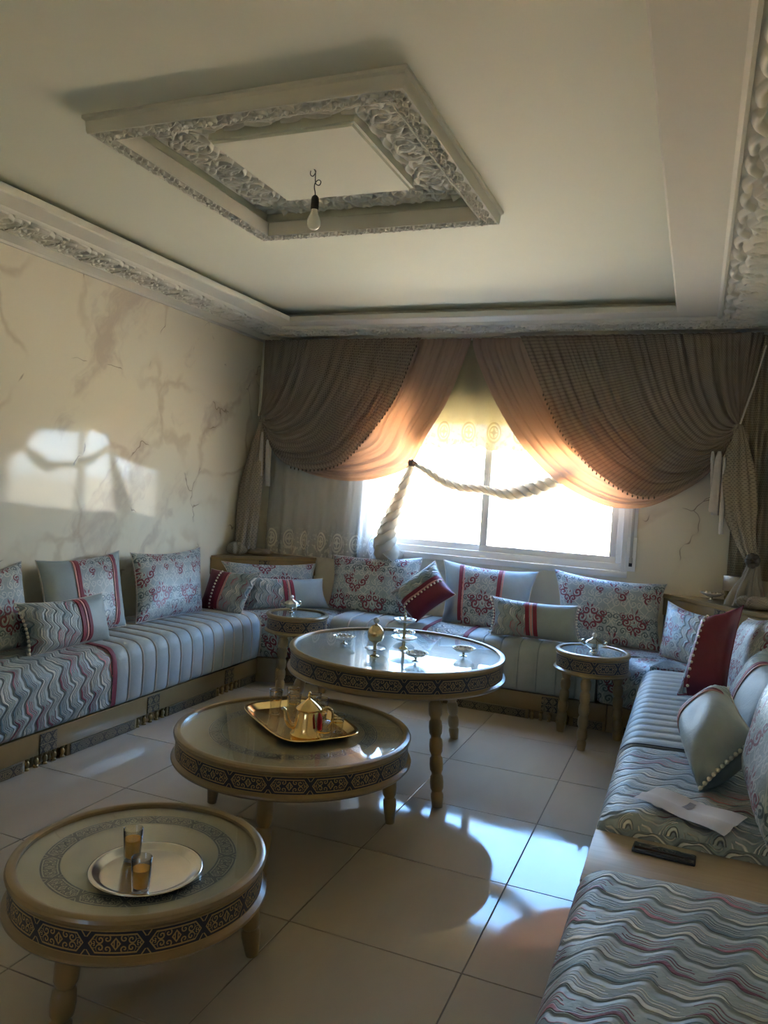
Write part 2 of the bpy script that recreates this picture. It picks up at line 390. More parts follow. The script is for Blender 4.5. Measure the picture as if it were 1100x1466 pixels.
# ------------------------------------------------------------------ mesh helpers
class MB:
    def __init__(s): s.v = []; s.f = []; s.uv = []; s.mi = []
    def grid(s, P, UV=None, closeu=False, closev=False, mi=0, flip=False):
        """P[i][j] -> quads; UV same shape"""
        P = np.asarray(P, float); n, m = P.shape[:2]; o = len(s.v)
        s.v += [tuple(p) for p in P.reshape(-1, 3)]
        for i in range(n if closeu else n-1):
            for j in range(m if closev else m-1):
                i2, j2 = (i+1) % n, (j+1) % m
                q = [o+i*m+j, o+i2*m+j, o+i2*m+j2, o+i*m+j2]
                if UV is not None:
                    a = UV[i][j]; b = UV[i+1][j] if i+1 < len(UV) else UV[i2][j]
                    c_ = UV[min(i+1, len(UV)-1)][min(j+1, len(UV[0])-1)]; d = UV[i][min(j+1, len(UV[0])-1)]
                    uq = [a, b, c_, d]
                else: uq = [(0, 0)]*4
                if flip: q = q[::-1]; uq = uq[::-1]
                s.f.append(q); s.uv.append(uq); s.mi.append(mi if not callable(mi) else mi(i, j))
        return s
    def face(s, pts, uv=None, mi=0):
        o = len(s.v); s.v += [tuple(p) for p in pts]; s.f.append(list(range(o, o+len(pts))))
        s.uv.append(uv or [(p[0]+p[2]*.0, p[1]+p[2]) for p in pts]); s.mi.append(mi); return s
    def box(s, a, b, mi=0, bev=0.0):
        x0, y0, z0 = (min(a[i], b[i]) for i in range(3)); x1, y1, z1 = (max(a[i], b[i]) for i in range(3))
        if bev:
            e = min(bev, (x1-x0)/2.01, (y1-y0)/2.01, (z1-z0)/2.01)
            bm = bmesh.new(); bmesh.ops.create_cube(bm, size=1)
            for v in bm.verts: v.co = Vector(((x0+x1)/2+v.co.x*(x1-x0), (y0+y1)/2+v.co.y*(y1-y0), (z0+z1)/2+v.co.z*(z1-z0)))
            bmesh.ops.bevel(bm, geom=bm.edges[:], offset=e, segments=2, affect='EDGES', profile=.5)
            o = len(s.v); bm.verts.index_update(); s.v += [tuple(v.co) for v in bm.verts]
            for f in bm.faces:
                s.f.append([o+v.index for v in f.verts]); n = f.normal
                s.uv.append([wuv(v.co, n) for v in f.verts]); s.mi.append(mi)
            bm.free(); return s
        c = [(x0,y0,z0),(x1,y0,z0),(x1,y1,z0),(x0,y1,z0),(x0,y0,z1),(x1,y0,z1),(x1,y1,z1),(x0,y1,z1)]
        o = len(s.v); s.v += c
        for q, n in (((0,3,2,1),(0,0,-1)),((4,5,6,7),(0,0,1)),((0,1,5,4),(0,-1,0)),((1,2,6,5),(1,0,0)),((2,3,7,6),(0,1,0)),((3,0,4,7),(-1,0,0))):
            s.f.append([o+k for k in q]); s.uv.append([wuv(c[k], n) for k in q]); s.mi.append(mi)
        return s
    def lathe(s, prof, n=32, cx=0, cy=0, z=0, mi=0, sx=1., sy=1., scal=None, uref=None):
        P = []; UV = []; arc = 0; last = prof[0]; arcs = []
        for p in prof:
            arc += math.hypot(p[0]-last[0], p[1]-last[1]); arcs.append(arc); last = p
        for i in range(n):
            t = 2*PI*i/n; k = scal(t) if scal else 1.
            P.append([(cx+r*k*math.cos(t)*sx, cy+r*k*math.sin(t)*sy, z+h+(0 if not scal else 0)) for r, h in prof])
        R = uref or max(p[0] for p in prof)
        for i in range(n+1): UV.append([(2*PI*i/n*R, a) for a in arcs])
        return s.grid(P, UV, closeu=True, mi=mi)
    def tube(s, pts, rad, n=8, mi=0, cap=True, scal=None, twist=0.):
        pts = [Vector(p) for p in pts]; m = len(pts)
        rad = rad if hasattr(rad, '__len__') else [rad]*m
        P = []; UV = []; L = 0; up = None
        for i, p in enumerate(pts):
            t = (pts[min(i+1, m-1)] - pts[max(i-1, 0)]).normalized()
            if up is None: up = Vector((0, 0, 1)) if abs(t.z) < .9 else Vector((1, 0, 0))
            a = up - t*up.dot(t)
            if a.length < 1e-6: a = t.orthogonal()
            a.normalize(); b = t.cross(a); up = a
            if i: L += (p-pts[i-1]).length
            row = []; ur = []
            for k in range(n):
                th = 2*PI*k/n; r = rad[i]*(scal(th, i/(m-1)) if scal else 1.)
                row.append(tuple(p + a*(math.cos(th)*r) + b*(math.sin(th)*r)))
            for k in range(n+1): ur.append((k/n*2*PI*.04, L))
            P.append(row); UV.append(ur)
        s.grid(P, UV, closev=True, mi=mi)
        if cap:
            o = len(s.v) - m*n
            s.f.append([o+k for k in range(n)]); s.uv.append([(0, 0)]*n); s.mi.append(mi)
            s.f.append([o+(m-1)*n+k for k in range(n)][::-1]); s.uv.append([(0, 0)]*n); s.mi.append(mi)
        return s
    def ball(s, c, r, n=8, m=6, mi=0, sq=(1, 1, 1)):
        prof = [(max(1e-5, r*math.sin(PI*i/m)), -r*math.cos(PI*i/m)*sq[2]) for i in range(m+1)]
        return s.lathe(prof, n, c[0], c[1], c[2], mi, sq[0], sq[1])
    def mesh(s, name, mats, smooth=True, ang=40):
        me = bpy.data.meshes.new(name); me.from_pydata(s.v, [], s.f)
        l = me.uv_layers.new(name='UVMap'); flat = [c for q in s.uv for p in q for c in p]; l.data.foreach_set('uv', flat)
        for m in (mats if isinstance(mats, (list, tuple)) else [mats]): me.materials.append(MATS[m])
        me.polygons.foreach_set('material_index', s.mi)
        if smooth:
            me.polygons.foreach_set('use_smooth', [True]*len(s.f))
            if ang: me.set_sharp_from_angle(angle=math.radians(ang))
        me.validate(); me.update()
        return me
    def obj(s, name, mats, parent=None, smooth=True, ang=40, merge=False):
        me = s.mesh(name, mats, smooth, ang)
        if merge:
            bm = bmesh.new(); bm.from_mesh(me); bmesh.ops.remove_doubles(bm, verts=bm.verts, dist=1e-5)
            bmesh.ops.recalc_face_normals(bm, faces=bm.faces); bm.to_mesh(me); bm.free()
        o = bpy.data.objects.new(name, me); C.objects.link(o)
        if parent is not None: o.parent = parent
        return o
def wuv(p, n):
    if abs(n[2]) > .6: return (p[0], p[1])
    if abs(n[0]) > .6: return (p[1], p[2])
    return (p[0], p[2])
def thing(name, label, cat, loc=(0, 0, 0), rz=0, group=None):
    o = bpy.data.objects.new(name, None); C.objects.link(o); o.location = loc; o.rotation_euler = (0, 0, rz)
    o.empty_display_size = .05
    o['label'] = label; o['category'] = cat
    if group: o['group'] = group
    return o
def tag(o, label, cat, group=None, loc=None):
    o['label'] = label; o['category'] = cat
    if group: o['group'] = group
    if loc: o.location = loc
    return o
def struct(o): o['kind'] = 'structure'; return o
def lab(o, t): o['label'] = t; return o
def inst(me, name, parent, loc=(0, 0, 0), mat=None, rot=None):
    o = bpy.data.objects.new(name, me); C.objects.link(o); o.parent = parent
    if mat is not None: o.matrix_local = mat
    else:
        o.location = loc
        if rot: o.rotation_euler = rot
    return o
def frame(o, ex, ey, ez):
    return Matrix(((ex[0], ey[0], ez[0], o[0]), (ex[1], ey[1], ez[1], o[1]), (ex[2], ey[2], ez[2], o[2]), (0, 0, 0, 1)))
def polyline(pts, n):
    """even resample of a Catmull-Rom curve through pts"""
    P = np.array(pts, float); Q = []
    for i in range(len(P)-1):
        p0, p1, p2, p3 = P[max(i-1, 0)], P[i], P[i+1], P[min(i+2, len(P)-1)]
        for t in np.linspace(0, 1, 12, endpoint=False):
            Q.append(.5*((2*p1)+(-p0+p2)*t+(2*p0-5*p1+4*p2-p3)*t*t+(-p0+3*p1-3*p2+p3)*t**3))
    Q.append(P[-1]); Q = np.array(Q)
    L = np.r_[0, np.cumsum(np.linalg.norm(np.diff(Q, axis=0), axis=1))]
    s = np.linspace(0, L[-1], n)
    return np.stack([np.interp(s, L, Q[:, k]) for k in range(Q.shape[1])], -1)

# ------------------------------------------------------------------ floor: slab + tiles
fl = struct(MB().box((XL-.1, YF-.1, -.12), (XR+.1, YB+.1, -.004)).obj('floor', 'grout', smooth=False))
tm = {}
gx0, gy0, TS, GR = -.5644, 2.2691, .6, .0022
i = math.floor((XL-gx0)/TS)
while gx0+i*TS < XR:
    j = math.floor((YF-gy0)/TS)
    while gy0+j*TS < YB:
        a, b = max(gx0+i*TS, XL)+GR, min(gx0+(i+1)*TS, XR)-GR
        c0, d = max(gy0+j*TS, YF)+GR, min(gy0+(j+1)*TS, YB)-GR
        if b-a > .01 and d-c0 > .01:
            k = (round(b-a, 4), round(d-c0, 4))
            if k not in tm: tm[k] = MB().box((0, 0, -.01), (b-a, d-c0, 0), bev=.0012).mesh('tile', 'polished_tile', False)
            inst(tm[k], 'tile', fl, (a, c0, 0))
        j += 1
    i += 1

# ------------------------------------------------------------------ walls and ceiling
T = .2
ZT = 2.95
struct(MB().box((XL-T, YF-T, -.12), (XL, YB+T, ZT)).obj('wall_left', 'marbled_stucco', smooth=False))
struct(MB().box((XR, YF-T, -.12), (XR+T, YB+T, ZT)).obj('wall_right', 'marbled_stucco', smooth=False))
FX0, FX1, FZ0, FZ1 = -1.9, -1.45, 1.3, 2.0            # window added behind the camera, to brighten the near half
wf = MB()
wf.box((XL, YF-T, -.12), (FX0, YF, ZT)).box((FX1, YF-T, -.12), (XR, YF, ZT)).box((FX0, YF-T, FZ1), (FX1, YF, ZT)).box((FX0, YF-T, -.12), (FX1, YF, FZ0))
struct(wf.obj('wall_front', 'marbled_stucco', smooth=False))
w2 = struct(bpy.data.objects.new('added_fill_window', None)); C.objects.link(w2); w2.location = ((FX0+FX1)/2, YF-.1, FZ0)
FZ1 -= FZ0
for k in range(2):
    x0 = (k-1.)*(FX1-FX0)/2; x1 = x0+(FX1-FX0)/2
    q = MB().box((x0, -.02, 0), (x1, .02, .08)).box((x0, -.02, FZ1-.07), (x1, .02, FZ1)).box((x0, -.02, .08), (x0+.07, .02, FZ1-.07)).box((x1-.07, -.02, .08), (x1, .02, FZ1-.07)).obj('sash', 'pvc', w2, smooth=False)
    MB().box((x0+.065, -.003, .075), (x1-.065, .003, FZ1-.065)).obj('pane', 'pane_glass', q, smooth=False)
wb = MB()
wb.box((XL, YB, -.12), (WX0, YB+T, ZT)).box((WX1, YB, -.12), (XR, YB+T, ZT)).box((WX0, YB, -.12), (WX1, YB+T, WZ0)).box((WX0, YB, WZ1), (WX1, YB+T, ZT))
struct(wb.obj('wall_back', 'marbled_stucco', smooth=False))
MCX, MCY = -1.558, 2.875
H0 = .585
cb = MB()
for a, b in (((XL, YF, ZC), (MCX-H0, YB, ZT)), ((MCX+H0, YF, ZC), (XR, YB, ZT)), ((MCX-H0, YF, ZC), (MCX+H0, MCY-H0, ZT)), ((MCX-H0, MCY+H0, ZC), (MCX+H0, YB, ZT)), ((MCX-H0, MCY-H0, 2.845), (MCX+H0, MCY+H0, ZT))):
    cb.box(a, b)
struct(cb.obj('ceiling', 'ceiling_paint', smooth=False))

# cornice: profile points as (inset from left/back/front wall, inset from right wall, z)
prof = [(0, 0, 2.640), (.014, .014, 2.640), (.016, .016, 2.655), (.030, .030, 2.660), (.105, .075, 2.668), (.115, .085, 2.660), (.130, .10, 2.660), (.132, .102, 2.674),
        (.366, .483, 2.690), (.368, .485, 2.672), (.380, .497, 2.668), (.390, .507, 2.676), (.396, .512, 2.684), (.545, .742, 2.684), (.552, .750, 2.690), (.552, .750, 2.722), (.545, .742, 2.727),
        (.44, .62, 2.727), (.44, .62, 2.775)]
def corner(pp, sx, sy):
    l, r, z = pp
    x = XL+l if sx < 0 else XR-r; y = YF+l if sy < 0 else YB-l
    return (x, y, z)
for k, (a, b) in enumerate((((-1, -1), (-1, 1)), ((-1, 1), (1, 1)), ((1, 1), (1, -1)), ((1, -1), (-1, -1)))):
    P = [[corner(p, *a) for p in prof], [corner(p, *b) for p in prof]]
    struct(MB().grid(P).obj('trim_%d' % (k+1), 'plaster', smooth=True, ang=25))
TR = {n: bpy.data.objects[n] for n in ('trim_1', 'trim_2', 'trim_3')}

# carved relief tiles: height field of scrolls, shells and leaves
def relief(L, W, nx, ny, strokes, H):
    x = np.linspace(-L/2, L/2, nx); y = np.linspace(-W/2, W/2, ny); Xg, Yg = np.meshgrid(x, y, indexing='ij'); Z = np.zeros_like(Xg)
    for pts, ws, hh in strokes:
        for (px, py), wd in zip(pts, ws):
            for sh in (-L, 0, L):
                if abs(px+sh) > L/2+.03: continue
                d2 = ((Xg-px-sh)**2+(Yg-py)**2)/(wd*wd)
                Z = np.maximum(Z, hh*H*np.sqrt(np.clip(1-d2, 0, 1)))
    return Xg, Yg, Z
def spiral(cx, cy, R, d, a0, w, turns=1.4, hh=1., n=46):
    t = np.linspace(0, 1, n); r = R*(1-t)**.75+.0008; a = a0+d*t*turns*2*PI
    return (list(zip(cx+r*np.cos(a), cy+r*np.sin(a))), list(w*(1-.55*t)), hh)
def arc(p0, p1, bend, w0, w1, hh=1., n=26):
    t = np.linspace(0, 1, n); p0, p1 = np.array(p0), np.array(p1); d = p1-p0; nrm = np.array((-d[1], d[0]))
    P = p0+np.outer(t, d)+np.outer(np.sin(t*PI)*bend, nrm)
    return ([tuple(p) for p in P], list(w0+(w1-w0)*t), hh)
def leaf(cx, cy, a, L, w, hh=1.):
    t = np.linspace(0, 1, 16); 
    return ([(cx+math.cos(a+.5*s)*L*s, cy+math.sin(a+.5*s)*L*s) for s in t], list(w*np.sin(.25+t*2.7)+.0006), hh)
def mirror(st): return st + [([(-x, y) for x, y in p], w_, h) for p, w_, h in st]
def scroll_module(L, W, nx, ny, H=.014, k=1.):
    s = []; q = W*k
    s.append(spiral(.25*L, .16*W, .27*W, 1, 2.6, .060*q, 1.15)); s.append(spiral(.36*L, -.24*W, .20*W, -1, .6, .055*q, 1.0))
    s.append(arc((.05*L, -.40*W), (.22*L, -.05*W), -.25, .055*q, .04*q))
    s.append(arc((.10*L, .42*W), (.5*L, .34*W), .14, .045*q, .035*q, .9))
    s.append(arc((.44*L, -.42*W), (.5*L, .05*W), .15, .05*q, .03*q))
    for a in (.3, 1.3): s.append(leaf(.40*L, .02*W, a, .22*W, .065*q, .85))
    for a in (2.8, 3.9): s.append(leaf(.19*L, -.16*W, a, .18*W, .055*q, .8))
    for i in range(4):                      # ribbed shell in the middle
        a = PI/2 - i*.34
        s.append(arc((.012*i*L, -.16*W), (math.cos(a)*.20*W, -.16*W+math.sin(a)*.40*W), 0., .012*W, .040*q, .9))
    s.append(arc((0, .33*W), (.15*L, -.14*W), .40, .040*q, .040*q, 1.15))
    s.append(leaf(.01*L, -.26*W, -PI/2, .19*W, .065*q))
    Xg, Yg, Z = relief(L, W, nx, ny, mirror(s), H)
    edge = np.clip((W/2-np.abs(Yg))/(.02*W), 0, 1); Z = Z*edge
    P = np.stack([Xg, Yg, Z], -1); mb = MB().grid(P)
    return mb.mesh('ornament', 'plaster_relief', True, None)
RM = scroll_module(.26, .236, 84, 78, .020)
RMW = scroll_module(.34, .38, 96, 104, .027)
def tile_band(me, L, parent, start, direction, ydir, n0, count):
    ex = Vector(direction); ey = Vector(ydir); ez = n0
    for q in range(count):
        o = Vector(start)+ex*(L*(q+.5)); inst(me, 'ornament', parent, mat=frame(o, ex, ey, ez))
zc = 2.6800
nl = Vector((.016, 0, -.234)).normalized()
tile_band(RM, .26, TR['trim_1'], (XL+.249, 2.15, zc), (0, 1, 0), Vector((.234, 0, .016)).normalized(), Vector((.016*.234/.234, 0, -1)).normalized(), 13)
tile_band(RM, .26, TR['trim_2'], (XL+.40, YB-.249, zc), (1, 0, 0), Vector((0, -.234, .016)).normalized(), Vector((0, -.068, -1)).normalized(), 13)
tile_band(RMW, .34, TR['trim_3'], (XR-.2925, 1.40, zc), (0, 1, 0), Vector((-.38, 0, .016)).normalized(), Vector((-.042, 0, -1)).normalized(), 12)
# small mitre leaf blocks where the bands meet
def rosette(r, H=.014):
    s = [spiral(0, 0, r*.32, 1, 0, r*.10)]
    for q in range(8): s.append(leaf(math.cos(q*PI/4)*r*.3, math.sin(q*PI/4)*r*.3, q*PI/4-.2, r*.65, r*.17))
    Xg, Yg, Z = relief(2*r, 2*r, 56, 56, [t for t in s], H)
    return MB().grid(np.stack([Xg, Yg, Z], -1)).mesh('rosette', 'plaster_relief', True, None)
RO = rosette(.117)
inst(RO, 'rosette', TR['trim_2'], mat=frame((XL+.249, YB-.249, zc), (1, 0, 0), (0, -1, 0), (0, 0, -1)))
inst(RO, 'rosette', TR['trim_2'], mat=frame((XR-.2925, YB-.249, zc), (1.5, 0, 0), (0, -1, 0), (0, 0, -1)))

# ------------------------------------------------------------------ ceiling medallion
md = thing('ceiling_medallion', 'square carved plaster medallion framing a recess in the ceiling', 'ceiling medallion', (MCX, MCY, ZC))
zr = 2.706-ZC
sq = [(.642, 0.0), (.642, -.012), (.632, -.020), (.630, zr+.010), (.626, zr), (.620, zr), (.618, zr+.006), (.558, zr+.006), (.557, zr), (.553, zr), (.552, zr+.006), (.552, .002), (.560, .010)]
P = [[(sx*d, sy*d, z) for d, z in sq] for sx, sy in ((-1, -1), (1, -1), (1, 1), (-1, 1))]
MB().grid(P, closeu=True).obj('frame', 'plaster', md, ang=25)
zb = 2.822-ZC
MB().box((-.575, -.575, zb), (.575, .575, zb+.02)).obj('recess_board', 'plaster', md, smooth=False)
zp = 2.772-ZC
pp = [(.315, zb+.002), (.315, zp+.012), (.305, zp+.010), (.302, zp), (0.0001, zp)]
P = [[(sx*d, sy*d, z) for d, z in pp] for sx, sy in ((-1, -1), (1, -1), (1, 1), (-1, 1))]
MB().grid(P, closeu=True).obj('centre_panel', 'ceiling_paint', md, ang=25)
def ring_module(L, W, nx, ny, H):
    s = [spiral(.02*L, .05*W, .36*W, 1, 2.6, .115*W, .95), arc((-.5*L, -.30*W), (-.06*L, -.34*W), -.30, .09*W, .06*W), arc((.14*L, .36*W), (.5*L, .20*W), -.18, .08*W, .07*W),
         leaf(.28*L, -.10*W, -.9, .34*W, .12*W), leaf(.36*L, .02*W, .4, .36*W, .11*W), leaf(-.36*L, .16*W, 1.9, .30*W, .10*W), leaf(-.22*L, -.05*W, 2.9, .26*W, .09*W)]
    Xg, Yg, Z = relief(L, W, nx, ny, s, H)
    return MB().grid(np.stack([Xg, Yg, Z*np.clip((W/2-np.abs(Yg))/(.05*W), 0, 1)], -1)).mesh('ornament', 'plaster_relief', True, None)
RS = ring_module(.10182, .060, 52, 34, .012)
RI = scroll_module(.25, .235, 84, 78, .022)
ROs = rosette(.029, .012); ROb = rosette(.117, .022)
for q in range(4):
    a = q*PI/2; ex = Vector((math.cos(a), math.sin(a), 0)); ey = Vector((-math.sin(a), math.cos(a), 0)); dn = Vector((0, 0, -1))
    for k in range(11):
        inst(RS, 'ornament', md, mat=frame(ex*((k-5)*.10182)+ey*(-.588)+Vector((0, 0, zr+.005)), ex, ey, dn))
    inst(ROs, 'rosette', md, mat=frame(ex*(-.585)+ey*(-.585)+Vector((0, 0, zr+.005)), ex, ey, dn))
    for k in range(3):
        inst(RI, 'ornament', md, mat=frame(ex*((k-1)*.25)+ey*(-.435)+Vector((0, 0, zb-.0015)), ex, ey, dn))
    inst(ROb, 'rosette', md, mat=frame(ex*(-.445)+ey*(-.445)+Vector((0, 0, zb-.0015)), ex, ey, dn))

# hanging bare bulb
bl = thing('pendant_bulb', 'bare unlit bulb hanging on a curly black wire from the ceiling medallion', 'light bulb', (MCX, MCY, 2.772))
wire = [(-.035, .02, 0), (-.03, .01, -.02), (-.012, 0, -.032), (0, 0, -.014), (-.012, .004, -.002), (-.002, 0, -.016), (0, 0, -.05), (.004, 0, -.066), (.020, 0, -.072), (.026, 0, -.058), (.014, 0, -.050), (-.002, .003, -.060), (-.004, .002, -.078), (.002, 0, -.100), (.004, 0, -.122)]
MB().tube(polyline(wire, 70), .0022, 6).obj('wire', 'black_plastic', bl)
MB().lathe([(.0001, -.112), (.008, -.113), (.0145, -.120), (.0165, -.130), (.0168, -.168), (.0150, -.171), (.0001, -.171)], 20, .004).obj('socket', 'black_plastic', bl)
simple('bulb_glass', (.80, .79, .68), .12, .02, coat=.6)
MB().lathe([(.0135, -.169), (.0138, -.180), (.018, -.192), (.0258, -.208), (.0290, -.222), (.0275, -.236), (.020, -.248), (.010, -.2535), (.0001, -.2545)], 24, .004).obj('bulb', 'bulb_glass', bl, ang=None)

# ------------------------------------------------------------------ window
yw = YB+.03
win = struct(bpy.data.objects.new('window_1', None)); C.objects.link(win); win.location = ((WX0+WX1)/2, yw, WZ0)
def wpart(a, b, name, mat='pvc', bev=.004, parent=win, label=None):
    L = Vector(win.location); o = MB().box(Vector(a)-L, Vector(b)-L, bev=bev).obj(name, mat, parent, smooth=False)
    return o
fw = .055
fr = MB(); L = Vector(win.location)
for a, b in (((WX0, yw, WZ0), (WX1, yw+.09, WZ0+fw)), ((WX0, yw, WZ1-fw), (WX1, yw+.09, WZ1)), ((WX0, yw, WZ0+fw), (WX0+fw, yw+.09, WZ1-fw)), ((WX1-fw, yw, WZ0+fw), (WX1, yw+.09, WZ1-fw))):
    fr.box(Vector(a)-L, Vector(b)-L, bev=.006)
for a, b in (((WX0-.035, YB-.012, WZ0-.04), (WX1+.035, yw+.004, WZ0+.004)), ((WX0-.035, YB-.012, WZ0), (WX0+.012, yw+.004, WZ1)), ((WX1-.012, YB-.012, WZ0), (WX1+.035, yw+.004, WZ1))):
    fr.box(Vector(a)-L, Vector(b)-L, bev=.004)
fr.obj('window_frame', 'pvc', win, ang=30)
xm = -1.50
for (x0, x1, yo) in ((WX0+fw*.8, xm+.03, .045), (xm-.03, WX1-fw*.8, .012)):
    sm = MB(); z0, z1 = WZ0+fw*.8, WZ1-fw*.8; s_ = .058
    for a, b in (((x0, 0, z0), (x1, 0, z0+s_)), ((x0, 0, z1-s_), (x1, 0, z1)), ((x0, 0, z0+s_), (x0+s_, 0, z1-s_)), ((x1-s_, 0, z0+s_), (x1, 0, z1-s_))):
        sm.box(Vector((a[0], yw+yo, a[2]))-L, Vector((b[0], yw+yo+.03, b[2]))-L, bev=.004)
    so_ = sm.obj('sash', 'pvc', win, ang=30)
    MB().box(Vector((x0+s_-.004, yw+yo+.013, z0+s_-.004))-L, Vector((x1-s_+.004, yw+yo+.017, z1-s_+.004))-L).obj('pane', 'pane_glass', so_, smooth=False)
MB().box(Vector((xm-.022, yw+.004, 1.50))-L, Vector((xm+.002, yw+.014, 1.62))-L, bev=.004).obj('handle', 'pvc', win)
sill = wpart((WX0, YB+.12, WZ0-.02), (WX1, YB+.26, WZ0+.006), 'outer_sill', 'pvc')
for k in range(3): wpart((WX0+.01, yw+.10, WZ1-.055*(k+1)), (WX1-.01, yw+.115, WZ1-.055*k-.004), 'shutter_slat', 'shutter_slat', .003)
# shutter strap with its winder on the wall
st = thing('shutter_strap', 'white roller shutter strap and winder on the wall right of the window', 'shutter strap', (-.405, YB, .98))
MB().box((-.034, -.018, 0), (.034, 0, .245), bev=.006).obj('winder_plate', 'pvc', st)
MB().box((-.012, -.022, .035), (.012, -.017, .10), bev=.003).obj('slot', 'black_plastic', st)
MB().box((-.010, -.026, .06), (.010, -.022, 1.2), bev=.001).obj('strap', 'shutter_slat', st)
MB().box((-.03, -.02, .245), (.03, -.016, 1.2), bev=.002).obj('guide', 'pvc', st)

# ------------------------------------------------------------------ outside: houses opposite
bd = thing('apartment_building', 'sunlit pink house with cream upper wing across the street, outside the window', 'building', (-2.5, 27, -6))
MB().box((-14, 0, 0), (6, 8, 7.9)).obj('wall', 'facade_pink', bd, smooth=False)
lab(MB().box((6.0, -.3, 0), (13, 8, 9.2)).obj('wing', 'facade_cream', bd, smooth=False), 'cream side wing')
MB().box((-14.2, -.2, 7.9), (6.0, .2, 8.5)).obj('parapet', 'facade_cream', bd, smooth=False)
for x in (-12, -8.6, -5.2, -1.8, 1.6, 8.2, 11):
    for z in (5.2, 2.2):
        f_ = MB().box((x-.75, -.42, z-.1), (x+.75, -.25 if x > 6 else .05, z+1.5)).obj('window', 'facade_cream', bd, smooth=False)
        MB().box((x-.6, -.46, z), (x+.6, -.43, z+1.35)).obj('pane', 'facade_glass', f_, smooth=False)
struct(MB().box((-60, -60, -6.2), (60, 80, -6.0)).obj('ground', 'ground_dust', smooth=False))
bd2 = thing('house', 'low cream house left of the pink one across the street, outside the window', 'building', (-26, 24, -6))
MB().box((-6, 0, 0), (7, 8, 8.3)).obj('wall', 'facade_cream', bd2, smooth=False)
MB().box((-6.2, -.2, 8.3), (7.2, 8.2, 8.6)).obj('roof', 'facade_pink', bd2, smooth=False)
for x in (-3, 1, 5):
    f_ = MB().box((x-.75, -.1, 5.2), (x+.75, .05, 6.8)).obj('window', 'facade_pink', bd2, smooth=False)
    MB().box((x-.6, -.14, 5.3), (x+.6, -.11, 6.7)).obj('pane', 'facade_glass', f_, smooth=False)

# ------------------------------------------------------------------ sofas: gold base, mattresses
def seat_profile(D, top=SEAT, bot=.175, r=.085, n=9, crown=.012):
    P = [(0.0, bot+.02), (0.0, top-.03), (.02, top-.008)]
    for t in np.linspace(.06, D-r, 9): P.append((t, top+crown*math.sin(PI*t/D)-.004))
    for a in np.linspace(PI/2, 0, n)[1:]: P.append((D-r+r*math.cos(a), top-r+r*math.sin(a)-.004+crown*.3*math.sin(a)))
    for z in np.linspace(top-r, bot+.03, 6)[1:]: P.append((D+.006*math.sin(PI*(top-z)/(top-bot)), z))
    P += [(D-.006, bot+.012), (D-.025, bot), (D*.5, bot), (0.0, bot)]
    return P
def mattress(name, mat, parent, o, ds, dd, s0, s1, D, channels=0, puff=.011, endr=.0, **k):
    pr = seat_profile(D, **k); o = Vector(o); ds = Vector(ds); dd = Vector(dd)
    arc_ = [0]
    for a, b in zip(pr, pr[1:]): arc_.append(arc_[-1]+math.hypot(b[0]-a[0], b[1]-a[1]))
    # outward normals of the profile
    nn = []
    for i, p in enumerate(pr):
        a, b = pr[max(i-1, 0)], pr[min(i+1, len(pr)-1)]; d = Vector((b[0]-a[0], b[1]-a[1])).normalized(); nn.append((-d.y, d.x))
    ns = channels*8+1 if channels else max(8, int((s1-s0)/.06))
    ss = np.linspace(s0, s1, ns); P = []; UV = []
    if endr:   # rounded ends
        e0 = [s0+endr*(1-math.cos(t)) for t in np.linspace(0, PI/2, 6)]; e1 = [s1-endr*(1-math.cos(t)) for t in np.linspace(PI/2, 0, 6)]
        ss = np.r_[e0[:-1], np.linspace(s0+endr, s1-endr, ns), e1[1:]]
    for s in ss:
        off = 0
        if channels:
            t = (s-s0)/(s1-s0)*channels; off = puff*(abs(math.sin(PI*t))**.55)-puff*.6
        if endr:
            q = min(s-s0, s1-s, endr)/endr; off -= endr*.8*(1-math.sqrt(max(0, 1-(1-q)**2)))
        row = []
        for (d, z), (nx, nz) in zip(pr, nn):
            kk = 1 if d > .04 and z > pr[-1][1]+.01 else 0
            w_ = o+ds*s+dd*(d+nx*off*kk); row.append((w_.x, w_.y, z+nz*off*kk))
        P.append(row); UV.append([(s, a) for a in arc_])
    mb = MB().grid(P, UV, flip=(ds.cross(dd).z < 0)); top_ = SEAT
    for row, fl_ in ((P[0], 0), (P[-1], 1)):
        q = row if fl_ else row[::-1]; mb.face(q, [(s0+(top_-p[2]), (Vector((p[0], p[1], 0))-o).dot(dd)) for p in q])
    ob = mb.obj(name, mat, parent, ang=60); return ob, pr
def seam(name, mat, parent, o, ds, dd, s, D, rad, lift=.004, pr=None):
    pr = seat_profile(D) if pr is None else pr
    o = Vector(o); ds = Vector(ds); dd = Vector(dd)
    pts = []
    for d, z in pr[2:-3]:
        w_ = o+ds*s+dd*(d+(lift if d > D-.05 else 0)); pts.append((w_.x, w_.y, z+(lift if d < D-.02 else 0)))
    return MB().tube(pts, rad, 6).obj(name, mat, parent)
def seam_strip(name, mat, parent, o, ds, dd, s, D, wd, lift=.006):
    pr = seat_profile(D); o = Vector(o); ds = Vector(ds); dd = Vector(dd); P = []
    for d, z in pr[2:-3]:
        w_ = o+dd*(d+(lift if d > D-.06 else 0)); zz = z+(lift if d < D-.01 else 0)
        P.append([tuple(w_+ds*(s-wd/2)+Vector((0, 0, zz-.003)))]+[tuple(w_+ds*(s+q)+Vector((0, 0, zz+.001))) for q in (-wd*.45, 0, wd*.45)]+[tuple(w_+ds*(s+wd/2)+Vector((0, 0, zz-.003)))])
    return MB().grid(P).obj(name, mat, parent)

